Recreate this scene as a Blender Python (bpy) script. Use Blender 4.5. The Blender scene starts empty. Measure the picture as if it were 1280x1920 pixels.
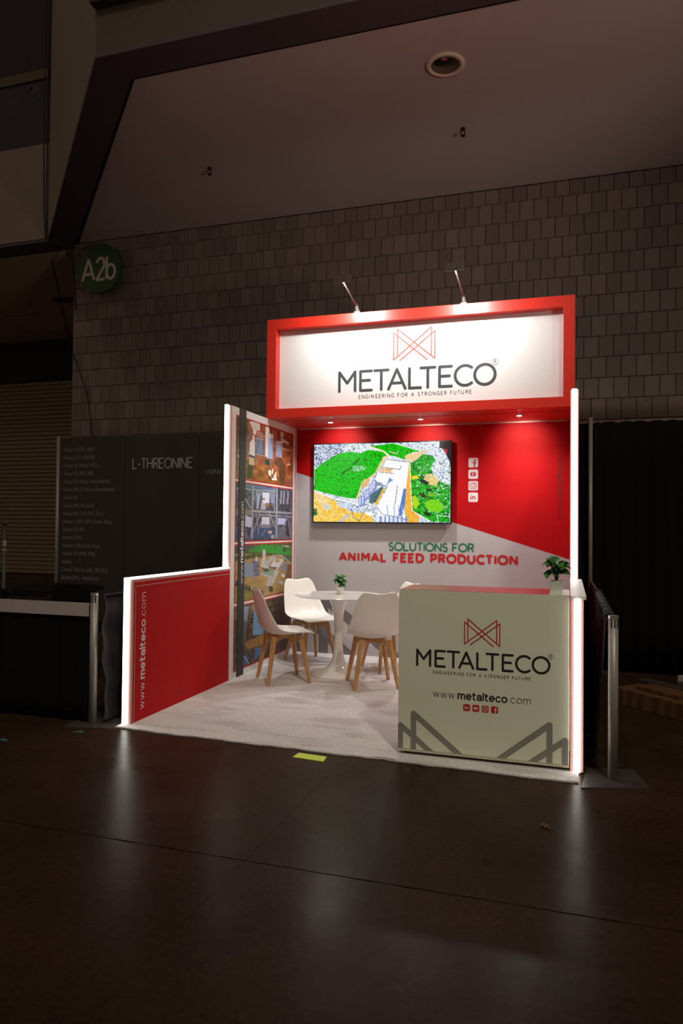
import bpy, bmesh, math, random
import numpy as np
from mathutils import Vector, Matrix
random.seed(7)
rng = np.random.default_rng(11)
S = bpy.context.scene
COL = S.collection
PI = math.pi

# ------------------------------------------------------------------ camera
YAW, PITCH, ROLL, FPX = .306, .0211, .0099, 1345.63
cam_d = bpy.data.cameras.new('camera')
cam_d.sensor_fit = 'HORIZONTAL'
cam_d.sensor_width = 36.0
cam_d.lens = 36.0 * FPX / 1280.0
cam_d.clip_start = .05
cam_d.clip_end = 200
cam = bpy.data.objects.new('camera', cam_d)
COL.objects.link(cam)
_F = Vector((-math.sin(YAW) * math.cos(PITCH), math.cos(YAW) * math.cos(PITCH), math.sin(PITCH)))
_R = Vector((math.cos(YAW), math.sin(YAW), 0))
_U = _R.cross(_F)
_R2 = math.cos(ROLL) * _R + math.sin(ROLL) * _U
_U2 = -math.sin(ROLL) * _R + math.cos(ROLL) * _U
_m = Matrix((( _R2.x, _U2.x, -_F.x), (_R2.y, _U2.y, -_F.y), (_R2.z, _U2.z, -_F.z)))
cam.matrix_world = Matrix.Translation((2.8449, -4.2668, 1.3696)) @ _m.to_4x4()
S.camera = cam

# ------------------------------------------------------------------ world, exposure, hall light, added fill spots
S.view_settings.view_transform = 'Standard'
S.view_settings.look = 'None'
S.view_settings.exposure = 0
S.view_settings.gamma = 1
S.view_settings.use_curve_mapping = False
W = bpy.data.worlds.new('hall_dusk')
S.world = W
W.use_nodes = True
W.node_tree.nodes['Background'].inputs[0].default_value = (1, .76, .62, 1)
W.node_tree.nodes['Background'].inputs[1].default_value = .15


def lamp(name, kind, loc, target, energy, color, **kw):
    d = bpy.data.lights.new(name, kind)
    d.energy = energy
    d.color = color
    for k, v in kw.items():
        setattr(d, k, v)
    o = bpy.data.objects.new(name, d)
    COL.objects.link(o)
    o.location = loc
    if target is not None:
        o.rotation_euler = (Vector(target) - Vector(loc)).to_track_quat('-Z', 'Y').to_euler()
    return o


# unseen spot added behind and above the camera to brighten the stand
lamp('stand_fill_spot', 'SPOT', (6.8, -8.2, 11.0), (1.6, 1.0, 1.0), 2150, (1, .95, .74), spot_size=math.radians(36), spot_blend=1.0,
     shadow_soft_size=.5)
# dim general hall fixture, higher up
lamp('hall_dim_fixture', 'AREA', (1.5, -5, 11.3), (-1.5, 4, 2), 90, (1, .86, .72), size=1.2)


# unseen spot added off to the right to brighten the soffit from below
lamp('soffit_fill_spot', 'SPOT', (8.8, -3.5, .7), (1.8, 3.2, 6.4), 900, (1, .76, .68), spot_size=math.radians(42), spot_blend=1.0, shadow_soft_size=.4)


# ------------------------------------------------------------------ materials
def srgb(r, g, b):
    f = lambda c: (c / 255 / 12.92) if c / 255 <= .04045 else (((c / 255) + .055) / 1.055) ** 2.4
    return (f(r), f(g), f(b), 1)


def mat(name, col, rough=.5, metal=0, spec=.5, noise=.08, nscale=8, bump=0, bscale=60, coat=0, emit=None, estr=0, island=0, wave=None,
        attr=None, detail=3, bdist=.002, trans=0):
    m = bpy.data.materials.new(name)
    m.use_nodes = True
    nt = m.node_tree
    n = nt.nodes
    l = nt.links
    b = n['Principled BSDF']
    b.inputs['Roughness'].default_value = rough
    b.inputs['Metallic'].default_value = metal
    b.inputs['Specular IOR Level'].default_value = spec
    if coat:
        b.inputs['Coat Weight'].default_value = coat
        b.inputs['Coat Roughness'].default_value = .08
    tc = n.new('ShaderNodeTexCoord')
    if attr:
        a = n.new('ShaderNodeVertexColor')
        a.layer_name = attr
        if emit is None:
            l.new(a.outputs['Color'], b.inputs['Base Color'])
        else:
            b.inputs['Base Color'].default_value = (.01, .01, .01, 1)
            l.new(a.outputs['Color'], b.inputs['Emission Color'])
            b.inputs['Emission Strength'].default_value = estr
        return m
    if emit is not None:
        b.inputs['Base Color'].default_value = col
        b.inputs['Emission Color'].default_value = emit
        b.inputs['Emission Strength'].default_value = estr
        return m
    nz = n.new('ShaderNodeTexNoise')
    nz.inputs['Scale'].default_value = nscale
    nz.inputs['Detail'].default_value = detail
    l.new(tc.outputs['Object'], nz.inputs['Vector'])
    mx = n.new('ShaderNodeMix')
    mx.data_type = 'RGBA'
    mx.inputs[6].default_value = tuple(max(0, c * (1 - noise)) for c in col[:3]) + (1,)
    mx.inputs[7].default_value = tuple(min(1, c * (1 + noise)) for c in col[:3]) + (1,)
    l.new(nz.outputs['Fac'], mx.inputs[0])
    out = mx.outputs[2]
    if island:
        g = n.new('ShaderNodeNewGeometry')
        oi = n.new('ShaderNodeObjectInfo')
        ad = n.new('ShaderNodeMath')
        ad.operation = 'ADD'
        l.new(g.outputs['Random Per Island'], ad.inputs[0])
        l.new(oi.outputs['Random'], ad.inputs[1])
        fr = n.new('ShaderNodeMath')
        fr.operation = 'FRACT'
        l.new(ad.outputs[0], fr.inputs[0])
        mr = n.new('ShaderNodeMapRange')
        mr.inputs[3].default_value = 1 - island
        mr.inputs[4].default_value = 1 + island
        l.new(fr.outputs[0], mr.inputs[0])
        vm = n.new('ShaderNodeVectorMath')
        vm.operation = 'SCALE'
        l.new(out, vm.inputs[0])
        l.new(mr.outputs[0], vm.inputs[3])
        out = vm.outputs[0]
    if wave:
        wv = n.new('ShaderNodeTexWave')
        wv.inputs['Scale'].default_value = wave[0]
        wv.inputs['Distortion'].default_value = wave[1]
        wv.inputs['Detail'].default_value = 3
        wv.bands_direction = wave[3] if len(wave) > 3 else 'Z'
        l.new(tc.outputs['Object'], wv.inputs['Vector'])
        m2 = n.new('ShaderNodeMix')
        m2.data_type = 'RGBA'
        m2.inputs[6].default_value = wave[2]
        l.new(wv.outputs['Fac'], m2.inputs[0])
        l.new(out, m2.inputs[7])
        out = m2.outputs[2]
    l.new(out, b.inputs['Base Color'])
    if bump:
        bz = n.new('ShaderNodeTexNoise')
        bz.inputs['Scale'].default_value = bscale
        bz.inputs['Detail'].default_value = 4
        l.new(tc.outputs['Object'], bz.inputs['Vector'])
        bp = n.new('ShaderNodeBump')
        bp.inputs['Strength'].default_value = bump
        bp.inputs['Distance'].default_value = bdist
        l.new(bz.outputs['Fac'], bp.inputs['Height'])
        l.new(bp.outputs['Normal'], b.inputs['Normal'])
    return m


M = {}
M['block'] = mat('split_face_block', (.20, .148, .118, 1), .85, noise=.15, nscale=5, bump=.35, bscale=30, island=.16, bdist=.006)
M['mortar'] = mat('dark_mortar', (.022, .016, .013, 1), .9)
M['soffit'] = mat('soffit_paint', (.56, .44, .40, 1), .7, noise=.05, nscale=.6)
M['soffit_band'] = mat('plum_paint', (.085, .06, .065, 1), .6)
M['fascia_cream'] = mat('cream_paint', (.24, .185, .13, 1), .7)
M['fascia_olive'] = mat('olive_paint', (.085, .066, .042, 1), .7)
M['dark'] = mat('dark_paint', (.02, .011, .011, 1), .7)
M['purple'] = mat('purple_paint', (.038, .026, .038, 1), .7)
M['ochre'] = mat('ochre_paint', (.10, .075, .03, 1), .7)
M['recess'] = mat('recess_plaster', (.80, .62, .46, 1), .8)
M['black'] = mat('black_gap', (.004, .003, .003, 1), .9)
M['shutter'] = mat('shutter_steel', (.36, .26, .155, 1), .5, noise=.1, nscale=2)
M['red'] = mat('red_vinyl', (.45, .0010, .0035, 1), .6, spec=.2, noise=.03, nscale=60)
M['red_head'] = mat('red_header_paint', (.60, .020, .008, 1), .37, spec=.55, noise=.04, nscale=90)
M['white_vinyl'] = mat('white_vinyl', (.72, .70, .68, 1), .45, noise=.02)
M['warm_white'] = mat('warm_white_vinyl', (.47, .45, .455, 1), .45, noise=.02)
M['counter_white'] = mat('counter_white_laminate', (.72, .73, .585, 1), .5, noise=.02)
M['counter_base'] = mat('counter_plinth', (.5, .47, .36, 1), .5)
M['counter_red'] = mat('counter_red_graphic', (.55, .05, .045, 1), .22, noise=.25, nscale=9)
M['alu'] = mat('brushed_aluminium', (.5, .45, .42, 1), .35, metal=.85, noise=.05)
M['profile'] = mat('anodised_profile', (.55, .30, .27, 1), .4, metal=.2)
M['post'] = mat('grey_post_metal', (.30, .27, .24, 1), .42, metal=.3)
M['plate'] = mat('steel_plate', (.075, .062, .055, 1), .45, metal=.3)
M['cloth'] = mat('black_drape', (.006, .004, .004, 1), .9, spec=.12)
M['cloth2'] = mat('black_crumpled_drape', (.026, .021, .021, 1), .7, spec=.4, noise=.5, nscale=9)
M['banner'] = mat('dark_banner_vinyl', (.032, .024, .022, 1), .38, spec=.45, noise=.1)
M['banner_text'] = mat('banner_lettering', (.42, .37, .33, 1), .6)
M['banner_dim'] = mat('banner_small_lettering', (.25, .22, .20, 1), .6)
M['belt'] = mat('grey_belt', (.42, .36, .35, 1), .6)
M['white_plastic'] = mat('white_shell_plastic', (.78, .755, .70, 1), .30, noise=.01)
M['white_gloss'] = mat('white_gloss_lacquer', (.80, .78, .74, 1), .12, noise=.01, coat=.5)
M['wood'] = mat('beech_wood', (.56, .33, .135, 1), .5, noise=.18, nscale=14, wave=(9, 5, (.46, .25, .09, 1), 'X'))
M['pot'] = mat('white_ceramic', (.72, .76, .66, 1), .3)
M['leaf'] = mat('leaf_green', (.045, .16, .035, 1), .32, noise=.4, nscale=25, island=.35)
M['stem'] = mat('stem_green', (.10, .12, .04, 1), .5)
M['soil'] = mat('dark_soil', (.02, .014, .01, 1), .9)
M['ink'] = mat('dark_grey_ink', (.045, .048, .052, 1), .5)
M['ink_black'] = mat('black_ink', (.010, .012, .012, 1), .5)
M['ink_red'] = mat('red_ink', (.50, .012, .012, 1), .5)
M['ink_logo'] = mat('coral_ink', (.62, .07, .045, 1), .5)
M['ink_green'] = mat('green_ink', (.012, .17, .075, 1), .5)
M['ink_white'] = mat('white_ink', (.74, .68, .68, 1), .5)
M['ink_grey'] = mat('grey_pattern_ink', (.235, .235, .195, 1), .5)
M['ink_grey2'] = mat('grey_wall_pattern_ink', (.165, .145, .15, 1), .5)
M['ink_faint'] = mat('maroon_ink', (.20, .012, .012, 1), .5)
M['strip_black'] = mat('black_strap', (.022, .024, .022, 1), .6)
M['tape'] = mat('neon_tape', (.58, .78, .012, 1), .5, noise=.25, nscale=30)
M['bluetape'] = mat('blue_tape', (.06, .16, .22, 1), .6)
M['tv_case'] = mat('tv_black_plastic', (.008, .008, .009, 1), .3)
M['led'] = mat('led_diffuser', (.9, .9, .9, 1), .5, emit=(1, .985, .93, 1), estr=6.5)
M['down'] = mat('downlight_lens', (.9, .9, .9, 1), .5, emit=(1, .93, .82, 1), estr=30)
M['floodlens'] = mat('flood_lens', (.9, .9, .9, 1), .5, emit=(1, .95, .88, 1), estr=12)
M['sign_green'] = mat('green_sign_paint', (.028, .066, .015, 1), .6)
M['sign_white'] = mat('sign_white_lettering', (.55, .48, .42, 1), .5)
M['chrome'] = mat('polished_reflector', (.16, .13, .12, 1), .18, metal=.9)
M['bronze'] = mat('bronze_metal', (.03, .012, .009, 1), .5, metal=.4)
M['lamp_grey'] = mat('flood_housing', (.10, .075, .075, 1), .5)
M['lamp_arm'] = mat('flood_arm_metal', (.12, .09, .085, 1), .4, metal=.4)
M['lumber'] = mat('raw_lumber', (.14, .065, .026, 1), .8, spec=.2, noise=.35, nscale=6, wave=(4, 6, (.08, .035, .015, 1), 'Y'))
M['scrap'] = mat('brown_scrap', (.16, .07, .025, 1), .8)
M['pole_paint'] = mat('pole_dark_green', (.03, .035, .02, 1), .5)
M['yellow'] = mat('yellow_band', (.3, .24, .03, 1), .5)
M['photo'] = mat('photo_print', (1, 1, 1, 1), .35, attr='print')
M['screen'] = mat('tv_screen_image', (1, 1, 1, 1), .25, attr='print', emit=(1, 1, 1, 1), estr=1.0)


def floor_material():
    m = bpy.data.materials.new('sealed_concrete')
    m.use_nodes = True
    nt = m.node_tree
    n, l = nt.nodes, nt.links
    b = n['Principled BSDF']
    tc = n.new('ShaderNodeTexCoord')

    def noise(scale, detail=6, rough=.6):
        z = n.new('ShaderNodeTexNoise')
        z.inputs['Scale'].default_value = scale
        z.inputs['Detail'].default_value = detail
        z.inputs['Roughness'].default_value = rough
        l.new(tc.outputs['Object'], z.inputs['Vector'])
        return z

    def ramp(src, p0, c0, p1, c1):
        r = n.new('ShaderNodeValToRGB')
        r.color_ramp.elements[0].position = p0
        r.color_ramp.elements[0].color = c0
        r.color_ramp.elements[1].position = p1
        r.color_ramp.elements[1].color = c1
        l.new(src, r.inputs[0])
        return r
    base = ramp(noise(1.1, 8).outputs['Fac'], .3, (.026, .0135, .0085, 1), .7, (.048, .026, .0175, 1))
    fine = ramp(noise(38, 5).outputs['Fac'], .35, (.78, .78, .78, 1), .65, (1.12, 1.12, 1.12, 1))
    mx = n.new('ShaderNodeMix')
    mx.data_type = 'RGBA'
    mx.blend_type = 'MULTIPLY'
    mx.inputs[0].default_value = 1
    l.new(base.outputs[0], mx.inputs[6])
    l.new(fine.outputs[0], mx.inputs[7])
    # round dark stains
    vo = n.new('ShaderNodeTexVoronoi')
    vo.inputs['Scale'].default_value = 1.7
    l.new(tc.outputs['Object'], vo.inputs['Vector'])
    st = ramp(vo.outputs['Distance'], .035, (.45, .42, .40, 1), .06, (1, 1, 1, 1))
    m2 = n.new('ShaderNodeMix')
    m2.data_type = 'RGBA'
    m2.blend_type = 'MULTIPLY'
    m2.inputs[0].default_value = .8
    l.new(mx.outputs[2], m2.inputs[6])
    l.new(st.outputs[0], m2.inputs[7])
    # pale scuffs
    sc = ramp(noise(5.5, 9, .75).outputs['Fac'], .66, (0, 0, 0, 1), .74, (.22, .22, .22, 1))
    m3 = n.new('ShaderNodeMix')
    m3.data_type = 'RGBA'
    l.new(sc.outputs[0], m3.inputs[0])
    l.new(m2.outputs[2], m3.inputs[6])
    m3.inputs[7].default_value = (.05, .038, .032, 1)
    l.new(m3.outputs[2], b.inputs['Base Color'])
    rr = ramp(noise(2.3, 7).outputs['Fac'], .3, (.23, .23, .23, 1), .7, (.33, .33, .33, 1))
    l.new(rr.outputs[0], b.inputs['Roughness'])
    b.inputs['Specular IOR Level'].default_value = .028
    bp = n.new('ShaderNodeBump')
    bp.inputs['Strength'].default_value = .25
    bp.inputs['Distance'].default_value = .004
    l.new(noise(14, 6).outputs['Fac'], bp.inputs['Height'])
    l.new(bp.outputs['Normal'], b.inputs['Normal'])
    return m


def carpet_material():
    m = bpy.data.materials.new('pale_carpet')
    m.use_nodes = True
    nt = m.node_tree
    n, l = nt.nodes, nt.links
    b = n['Principled BSDF']
    b.inputs['Roughness'].default_value = .95
    b.inputs['Specular IOR Level'].default_value = .1
    tc = n.new('ShaderNodeTexCoord')
    z = n.new('ShaderNodeTexNoise')
    z.inputs['Scale'].default_value = 170
    z.inputs['Detail'].default_value = 3
    l.new(tc.outputs['Object'], z.inputs['Vector'])
    r = n.new('ShaderNodeValToRGB')
    r.color_ramp.elements[0].position = .3
    r.color_ramp.elements[0].color = (.46, .43, .41, 1)
    r.color_ramp.elements[1].position = .62
    r.color_ramp.elements[1].color = (.82, .79, .78, 1)
    l.new(z.outputs['Fac'], r.inputs[0])
    z2 = n.new('ShaderNodeTexNoise')
    z2.inputs['Scale'].default_value = 2.6
    z2.inputs['Detail'].default_value = 6
    mp = n.new('ShaderNodeMapping')
    mp.inputs['Scale'].default_value = (.7, 2.4, 1)
    l.new(tc.outputs['Object'], mp.inputs['Vector'])
    l.new(mp.outputs[0], z2.inputs['Vector'])
    r2 = n.new('ShaderNodeValToRGB')
    r2.color_ramp.elements[0].position = .34
    r2.color_ramp.elements[0].color = (.78, .77, .75, 1)
    r2.color_ramp.elements[1].position = .5
    r2.color_ramp.elements[1].color = (1, 1, 1, 1)
    l.new(z2.outputs['Fac'], r2.inputs[0])
    mx = n.new('ShaderNodeMix')
    mx.data_type = 'RGBA'
    mx.blend_type = 'MULTIPLY'
    mx.inputs[0].default_value = 1
    l.new(r.outputs[0], mx.inputs[6])
    l.new(r2.outputs[0], mx.inputs[7])
    l.new(mx.outputs[2], b.inputs['Base Color'])
    bp = n.new('ShaderNodeBump')
    bp.inputs['Strength'].default_value = .9
    bp.inputs['Distance'].default_value = .006
    l.new(z.outputs['Fac'], bp.inputs['Height'])
    l.new(bp.outputs['Normal'], b.inputs['Normal'])
    return m


M['floor'] = floor_material()
M['carpet'] = carpet_material()


# ------------------------------------------------------------------ object helpers
def wloc(o):
    v = Vector((0, 0, 0))
    while o is not None:
        v = v + Vector(o.location)
        o = o.parent
    return v


def thing(name, label, cat, loc=(0, 0, 0), rotz=0, group=None):
    o = bpy.data.objects.new(name, None)
    o.empty_display_size = .1
    COL.objects.link(o)
    o.location = loc
    o.rotation_euler = (0, 0, rotz)
    o['label'] = label
    o['category'] = cat
    if group:
        o['group'] = group
    return o


class MB:
    """collects geometry (world or local coordinates) and builds one mesh object"""

    def __init__(s):
        s.v = []
        s.f = []

    def add(s, vs, fs):
        k = len(s.v)
        s.v += [tuple(v) for v in vs]
        s.f += [tuple(i + k for i in f) for f in fs]
        return s

    def box(s, x0, x1, y0, y1, z0, z1):
        v = [(x, y, z) for z in (z0, z1) for y in (y0, y1) for x in (x0, x1)]
        return s.add(v, [(0, 2, 3, 1), (4, 5, 7, 6), (0, 1, 5, 4), (2, 6, 7, 3), (0, 4, 6, 2), (1, 3, 7, 5)])

    def prism(s, pts, z0, z1):
        n = len(pts)
        v = [(x, y, z0) for x, y in pts] + [(x, y, z1) for x, y in pts]
        f = [tuple(reversed(range(n))), tuple(range(n, 2 * n))]
        f += [(i, (i + 1) % n, n + (i + 1) % n, n + i) for i in range(n)]
        return s.add(v, f)

    def tube(s, pts, rads, n=12, cap=True):
        pts = [Vector(p) for p in pts]
        if not hasattr(rads, '__len__'):
            rads = [rads] * len(pts)
        rings = []
        for i, p in enumerate(pts):
            d = (pts[min(i + 1, len(pts) - 1)] - pts[max(i - 1, 0)]).normalized()
            a = d.orthogonal().normalized() if i == 0 else (a - d * a.dot(d)).normalized()
            b = d.cross(a)
            rings.append([p + rads[i] * (math.cos(2 * PI * k / n) * a + math.sin(2 * PI * k / n) * b) for k in range(n)])
        v = [q for r in rings for q in r]
        f = []
        for i in range(len(pts) - 1):
            for k in range(n):
                f.append((i * n + k, i * n + (k + 1) % n, (i + 1) * n + (k + 1) % n, (i + 1) * n + k))
        if cap:
            f.append(tuple(reversed(range(n))))
            f.append(tuple((len(pts) - 1) * n + k for k in range(n)))
        return s.add(v, f)

    def lathe(s, prof, n=48, c=(0, 0, 0), sq=None):
        v = []
        for r, z in prof:
            for k in range(n):
                a = 2 * PI * k / n
                v.append((c[0] + r * math.cos(a), c[1] + r * math.sin(a), c[2] + z))
        f = []
        for i in range(len(prof) - 1):
            for k in range(n):
                f.append((i * n + k, i * n + (k + 1) % n, (i + 1) * n + (k + 1) % n, (i + 1) * n + k))
        if prof[0][0] > 1e-5:
            f.append(tuple(reversed(range(n))))
        if prof[-1][0] > 1e-5:
            f.append(tuple((len(prof) - 1) * n + k for k in range(n)))
        return s.add(v, f)

    def quad4(s, top, bot):
        """hexahedron from two 4-point rings"""
        return s.add(list(bot) + list(top), [(3, 2, 1, 0), (4, 5, 6, 7), (0, 1, 5, 4), (1, 2, 6, 5), (2, 3, 7, 6), (3, 0, 4, 7)])

    def build(s, name, m, parent=None, kind=None, label=None, smooth=False, bevel=0, rel=True, subsurf=0):
        me = bpy.data.meshes.new(name)
        off = wloc(parent) if (parent is not None and rel) else Vector((0, 0, 0))
        me.from_pydata([(x - off.x, y - off.y, z - off.z) for x, y, z in s.v], [], s.f)
        me.update()
        if m is not None:
            me.materials.append(m)
        if smooth:
            me.polygons.foreach_set('use_smooth', [True] * len(me.polygons))
        o = bpy.data.objects.new(name, me)
        COL.objects.link(o)
        if parent is not None:
            o.parent = parent
        if kind:
            o['kind'] = kind
        if label:
            o['label'] = label
        if bevel:
            md = o.modifiers.new('soft_edges', 'BEVEL')
            md.width = bevel
            md.segments = 2
            md.limit_method = 'ANGLE'
        if subsurf:
            md = o.modifiers.new('smooth_surface', 'SUBSURF')
            md.levels = md.render_levels = subsurf
        return o


def box(name, m, b, parent=None, **kw):
    return MB().box(*b).build(name, m, parent, **kw)


def tag(o, label, cat, group=None, kind=None):
    o['label'] = label
    o['category'] = cat
    if group:
        o['group'] = group
    if kind:
        o['kind'] = kind
    return o


# ------------------------------------------------------------------ flat lettering
# every plane is given as (origin, right vector, up vector, outward normal)
class Plane:
    def __init__(s, o, r, u, lift=.002):
        s.o, s.r, s.u = Vector(o), Vector(r), Vector(u)
        s.n = s.r.cross(s.u).normalized()
        s.o = s.o + s.n * lift

    def p(s, x, y, k=0):
        return s.o + s.r * x + s.u * y + s.n * (.0006 * k)


def clip_rect(poly, x0, x1, y0, y1):
    for ax, lim, sg in ((0, x0, 1), (0, x1, -1), (1, y0, 1), (1, y1, -1)):
        out = []
        for i, a in enumerate(poly):
            b = poly[(i + 1) % len(poly)]
            ia, ib = (a[ax] - lim) * sg >= 0, (b[ax] - lim) * sg >= 0
            if ia:
                out.append(a)
            if ia != ib:
                t = (lim - a[ax]) / (b[ax] - a[ax])
                out.append((a[0] + t * (b[0] - a[0]), a[1] + t * (b[1] - a[1])))
        poly = out
        if len(poly) < 3:
            return []
    return poly


class Flat:
    """flat print: convex polygons on a plane, with an optional clip window"""

    def __init__(s, plane, clip=None):
        s.pl, s.clip, s.mb, s.c = plane, clip, MB(), 0

    def poly(s, pts, k=0):
        if s.clip:
            pts = clip_rect(pts, *s.clip)
        if len(pts) < 3:
            return
        a = sum(pts[i][0] * pts[(i + 1) % len(pts)][1] - pts[(i + 1) % len(pts)][0] * pts[i][1] for i in range(len(pts)))
        if a < 0:
            pts = pts[::-1]
        s.c = (s.c + 7) % 40
        s.mb.add([s.pl.p(x, y, k + s.c * .02) for x, y in pts], [tuple(range(len(pts)))])

    def stroke(s, pts, w, closed=False, cap=True, k=0, nd=12, miter=False):
        h = w / 2
        n = len(pts)
        segs = [(pts[i], pts[(i + 1) % n]) for i in range(n if closed else n - 1)]
        for (a, b) in segs:
            dx, dy = b[0] - a[0], b[1] - a[1]
            L = math.hypot(dx, dy) or 1e-9
            nx, ny = -dy / L * h, dx / L * h
            s.poly([(a[0] + nx, a[1] + ny), (a[0] - nx, a[1] - ny), (b[0] - nx, b[1] - ny), (b[0] + nx, b[1] + ny)], k)
        if miter:
            for i in range(1, n - 1):
                a, q, b = pts[i - 1], pts[i], pts[i + 1]
                d1, d2 = Vector((q[0] - a[0], q[1] - a[1])), Vector((b[0] - q[0], b[1] - q[1]))
                if d1.length < 1e-7 or d2.length < 1e-7:
                    continue
                d1.normalize(); d2.normalize()
                cr = d1.x * d2.y - d1.y * d2.x
                if abs(cr) < 1e-4:
                    continue
                sg = -1 if cr > 0 else 1
                n1, n2 = Vector((-d1.y, d1.x)) * sg * h, Vector((-d2.y, d2.x)) * sg * h
                Q = Vector(q)
                bis = (n1 + n2)
                out = [tuple(Q), tuple(Q + n1)]
                if bis.length > .55 * w:
                    mlen = h * h / (bis.length / 2)
                    out.append(tuple(Q + bis.normalized() * mlen))
                out.append(tuple(Q + n2))
                s.poly(out, k)
            return
        for i, q in enumerate(pts):
            if cap or closed or 0 < i < n - 1:
                s.poly([(q[0] + h * math.cos(2 * PI * j / nd), q[1] + h * math.sin(2 * PI * j / nd)) for j in range(nd)], k)

    def rrect(s, x, y, w, h, r, k=0):
        pts = []
        for cx, cy, a0 in ((x + w - r, y + r, -90), (x + w - r, y + h - r, 0), (x + r, y + h - r, 90), (x + r, y + r, 180)):
            for j in range(5):
                a = math.radians(a0 + j * 22.5)
                pts.append((cx + r * math.cos(a), cy + r * math.sin(a)))
        s.poly(pts, k)

    def build(s, name, m, parent, **kw):
        return s.mb.build(name, m, parent, **kw)


def arc(cx, cy, rx, ry, a0, a1, n=14):
    return [(cx + rx * math.cos(math.radians(a0 + (a1 - a0) * i / n)), cy + ry * math.sin(math.radians(a0 + (a1 - a0) * i / n))) for i in range(n + 1)]


# monoline geometric letters, cap height 1; value = (advance width, strokes)
G = {
    'M': (.86, [[(0, 0), (0, 1), (.43, .42), (.86, 1), (.86, 0)]]),
    'E': (.60, [[(.60, 1), (0, 1), (0, 0), (.60, 0)], [(0, .52), (.5, .52)]]),
    'T': (.72, [[(0, 1), (.72, 1)], [(.36, 1), (.36, 0)]]),
    'A': (.88, [[(0, 0), (.44, 1), (.88, 0)], [(.15, .3), (.73, .3)]]),
    'L': (.58, [[(0, 1), (0, 0), (.58, 0)]]),
    'C': (.80, [arc(.5, .5, .5, .5, 50, 310, 24)]),
    'O': (1.0, [arc(.5, .5, .5, .5, 0, 360, 32)]),
    'G': (.86, [arc(.5, .5, .5, .5, 48, 305, 24) + [(.86, .12), (.86, .48), (.55, .48)]]),
    'N': (.74, [[(0, 0), (0, 1), (.74, 0), (.74, 1)]]),
    'I': (0, [[(0, 0), (0, 1)]]),
    'R': (.62, [[(0, 0), (0, 1), (.32, 1)] + arc(.34, .74, .26, .26, 90, -90, 10) + [(0, .48)], [(.32, .48), (.62, 0)]]),
    'P': (.60, [[(0, 0), (0, 1), (.32, 1)] + arc(.34, .73, .26, .27, 90, -90, 10) + [(0, .46)]]),
    'D': (.78, [[(0, 0), (0, 1), (.30, 1)] + arc(.30, .5, .48, .5, 90, -90, 16) + [(0, 0)]]),
    'F': (.56, [[(.56, 1), (0, 1), (0, 0)], [(0, .5), (.46, .5)]]),
    'S': (.58, [arc(.30, .745, .255, .255, 35, 250, 12) + arc(.30, .255, .285, .265, 80, -145, 14)]),
    'U': (.72, [[(0, 1), (0, .36)] + arc(.36, .36, .36, .36, 180, 360, 14) + [(.72, 1)]]),
    'H': (.72, [[(0, 0), (0, 1)], [(.72, 0), (.72, 1)], [(0, .5), (.72, .5)]]),
    'Y': (.72, [[(0, 1), (.36, .48), (.72, 1)], [(.36, .48), (.36, 0)]]),
    '-': (.34, [[(0, .42), (.34, .42)]]),
    '2': (.56, [arc(.28, .72, .27, .28, 165, -30, 12) + [(0, 0), (.58, 0)]]),
    'b': (.60, [[(0, 0), (0, 1.04)], arc(.30, .33, .30, .33, 0, 360, 18)]),
    ' ': (.30, []),
    '.': (.02, [[(0, .0), (.005, .0)]]),
    'w': (.82, [[(0, .68), (.2, 0), (.41, .66), (.62, 0), (.82, .68)]]),
    'm': (.90, [[(0, 0), (0, .68)], [(0, .44)] + arc(.225, .45, .225, .23, 180, 0, 10) + [(.45, 0)], [(.45, .44)] + arc(.675, .45, .225, .23, 180, 0, 10) + [(.90, 0)]]),
    'e': (.62, [[(.02, .35), (.62, .35)] + arc(.31, .34, .31, .34, 0, 310, 18)]),
    't': (.36, [[(.12, .92), (.12, .18)] + arc(.28, .17, .16, .17, 180, 280, 6), [(0, .68), (.36, .68)]]),
    'a': (.56, [arc(.28, .46, .26, .22, 160, 0, 8) + [(.54, 0)], arc(.27, .19, .26, .19, 0, 360, 14)]),
    'l': (0, [[(0, 0), (0, 1.02)]]),
    'c': (.54, [arc(.32, .34, .32, .34, 50, 310, 16)]),
    'o': (.66, [arc(.33, .34, .33, .34, 0, 360, 20)]),
    'i': (0, [[(0, 0), (0, .66)], [(0, .92), (0, .925)]]),
    'n': (.46, [[(0, 0), (0, .68)], [(0, .42)] + arc(.23, .45, .23, .23, 180, 0, 10) + [(.46, 0)]]),
    'f': (.36, [[(.14, 0), (.14, .74)] + arc(.32, .76, .18, .22, 180, 85, 6), [(0, .62), (.36, .62)]]),
    '5': (0, []),
}


KERN = {'TA': .12, 'LT': .05, 'ET': .75, 'AT': .12, 'LY': .3, 'CT': .65, 'CO': .8, 'EC': .85, 'TE': 1.1}


def gap_weight(a, b):
    if a + b in KERN:
        return KERN[a + b]
    return 1.35 if a in 'MNIHU' and b in 'MNIHELRPDFU' else 1


def spread(text, x, width, h, nx):
    """x position of every letter so that the line fills the given width"""
    adv = [G[c][0] * h * nx for c in text]
    gk = [gap_weight(text[i], text[i + 1]) for i in range(len(text) - 1)]
    sp = (width - sum(adv)) / sum(gk)
    xs_, cx = [], x
    for i, a in enumerate(adv):
        xs_.append(cx)
        cx += a + (sp * gk[i] if i < len(gk) else 0)
    return xs_


def letters(plane, text, x, y, h, width, w, m, parent, cap=True, nx=1.0, miter=False):
    """headline: every letter a part of its own"""
    for c, cx in zip(text, spread(text, x, width, h, nx)):
        if c == ' ':
            continue
        f = Flat(plane)
        for st in G[c][1]:
            f.stroke([(cx + p * h * nx, y + q * h) for p, q in st], w, cap=cap, miter=miter)
        f.build('letter', m, parent)


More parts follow.
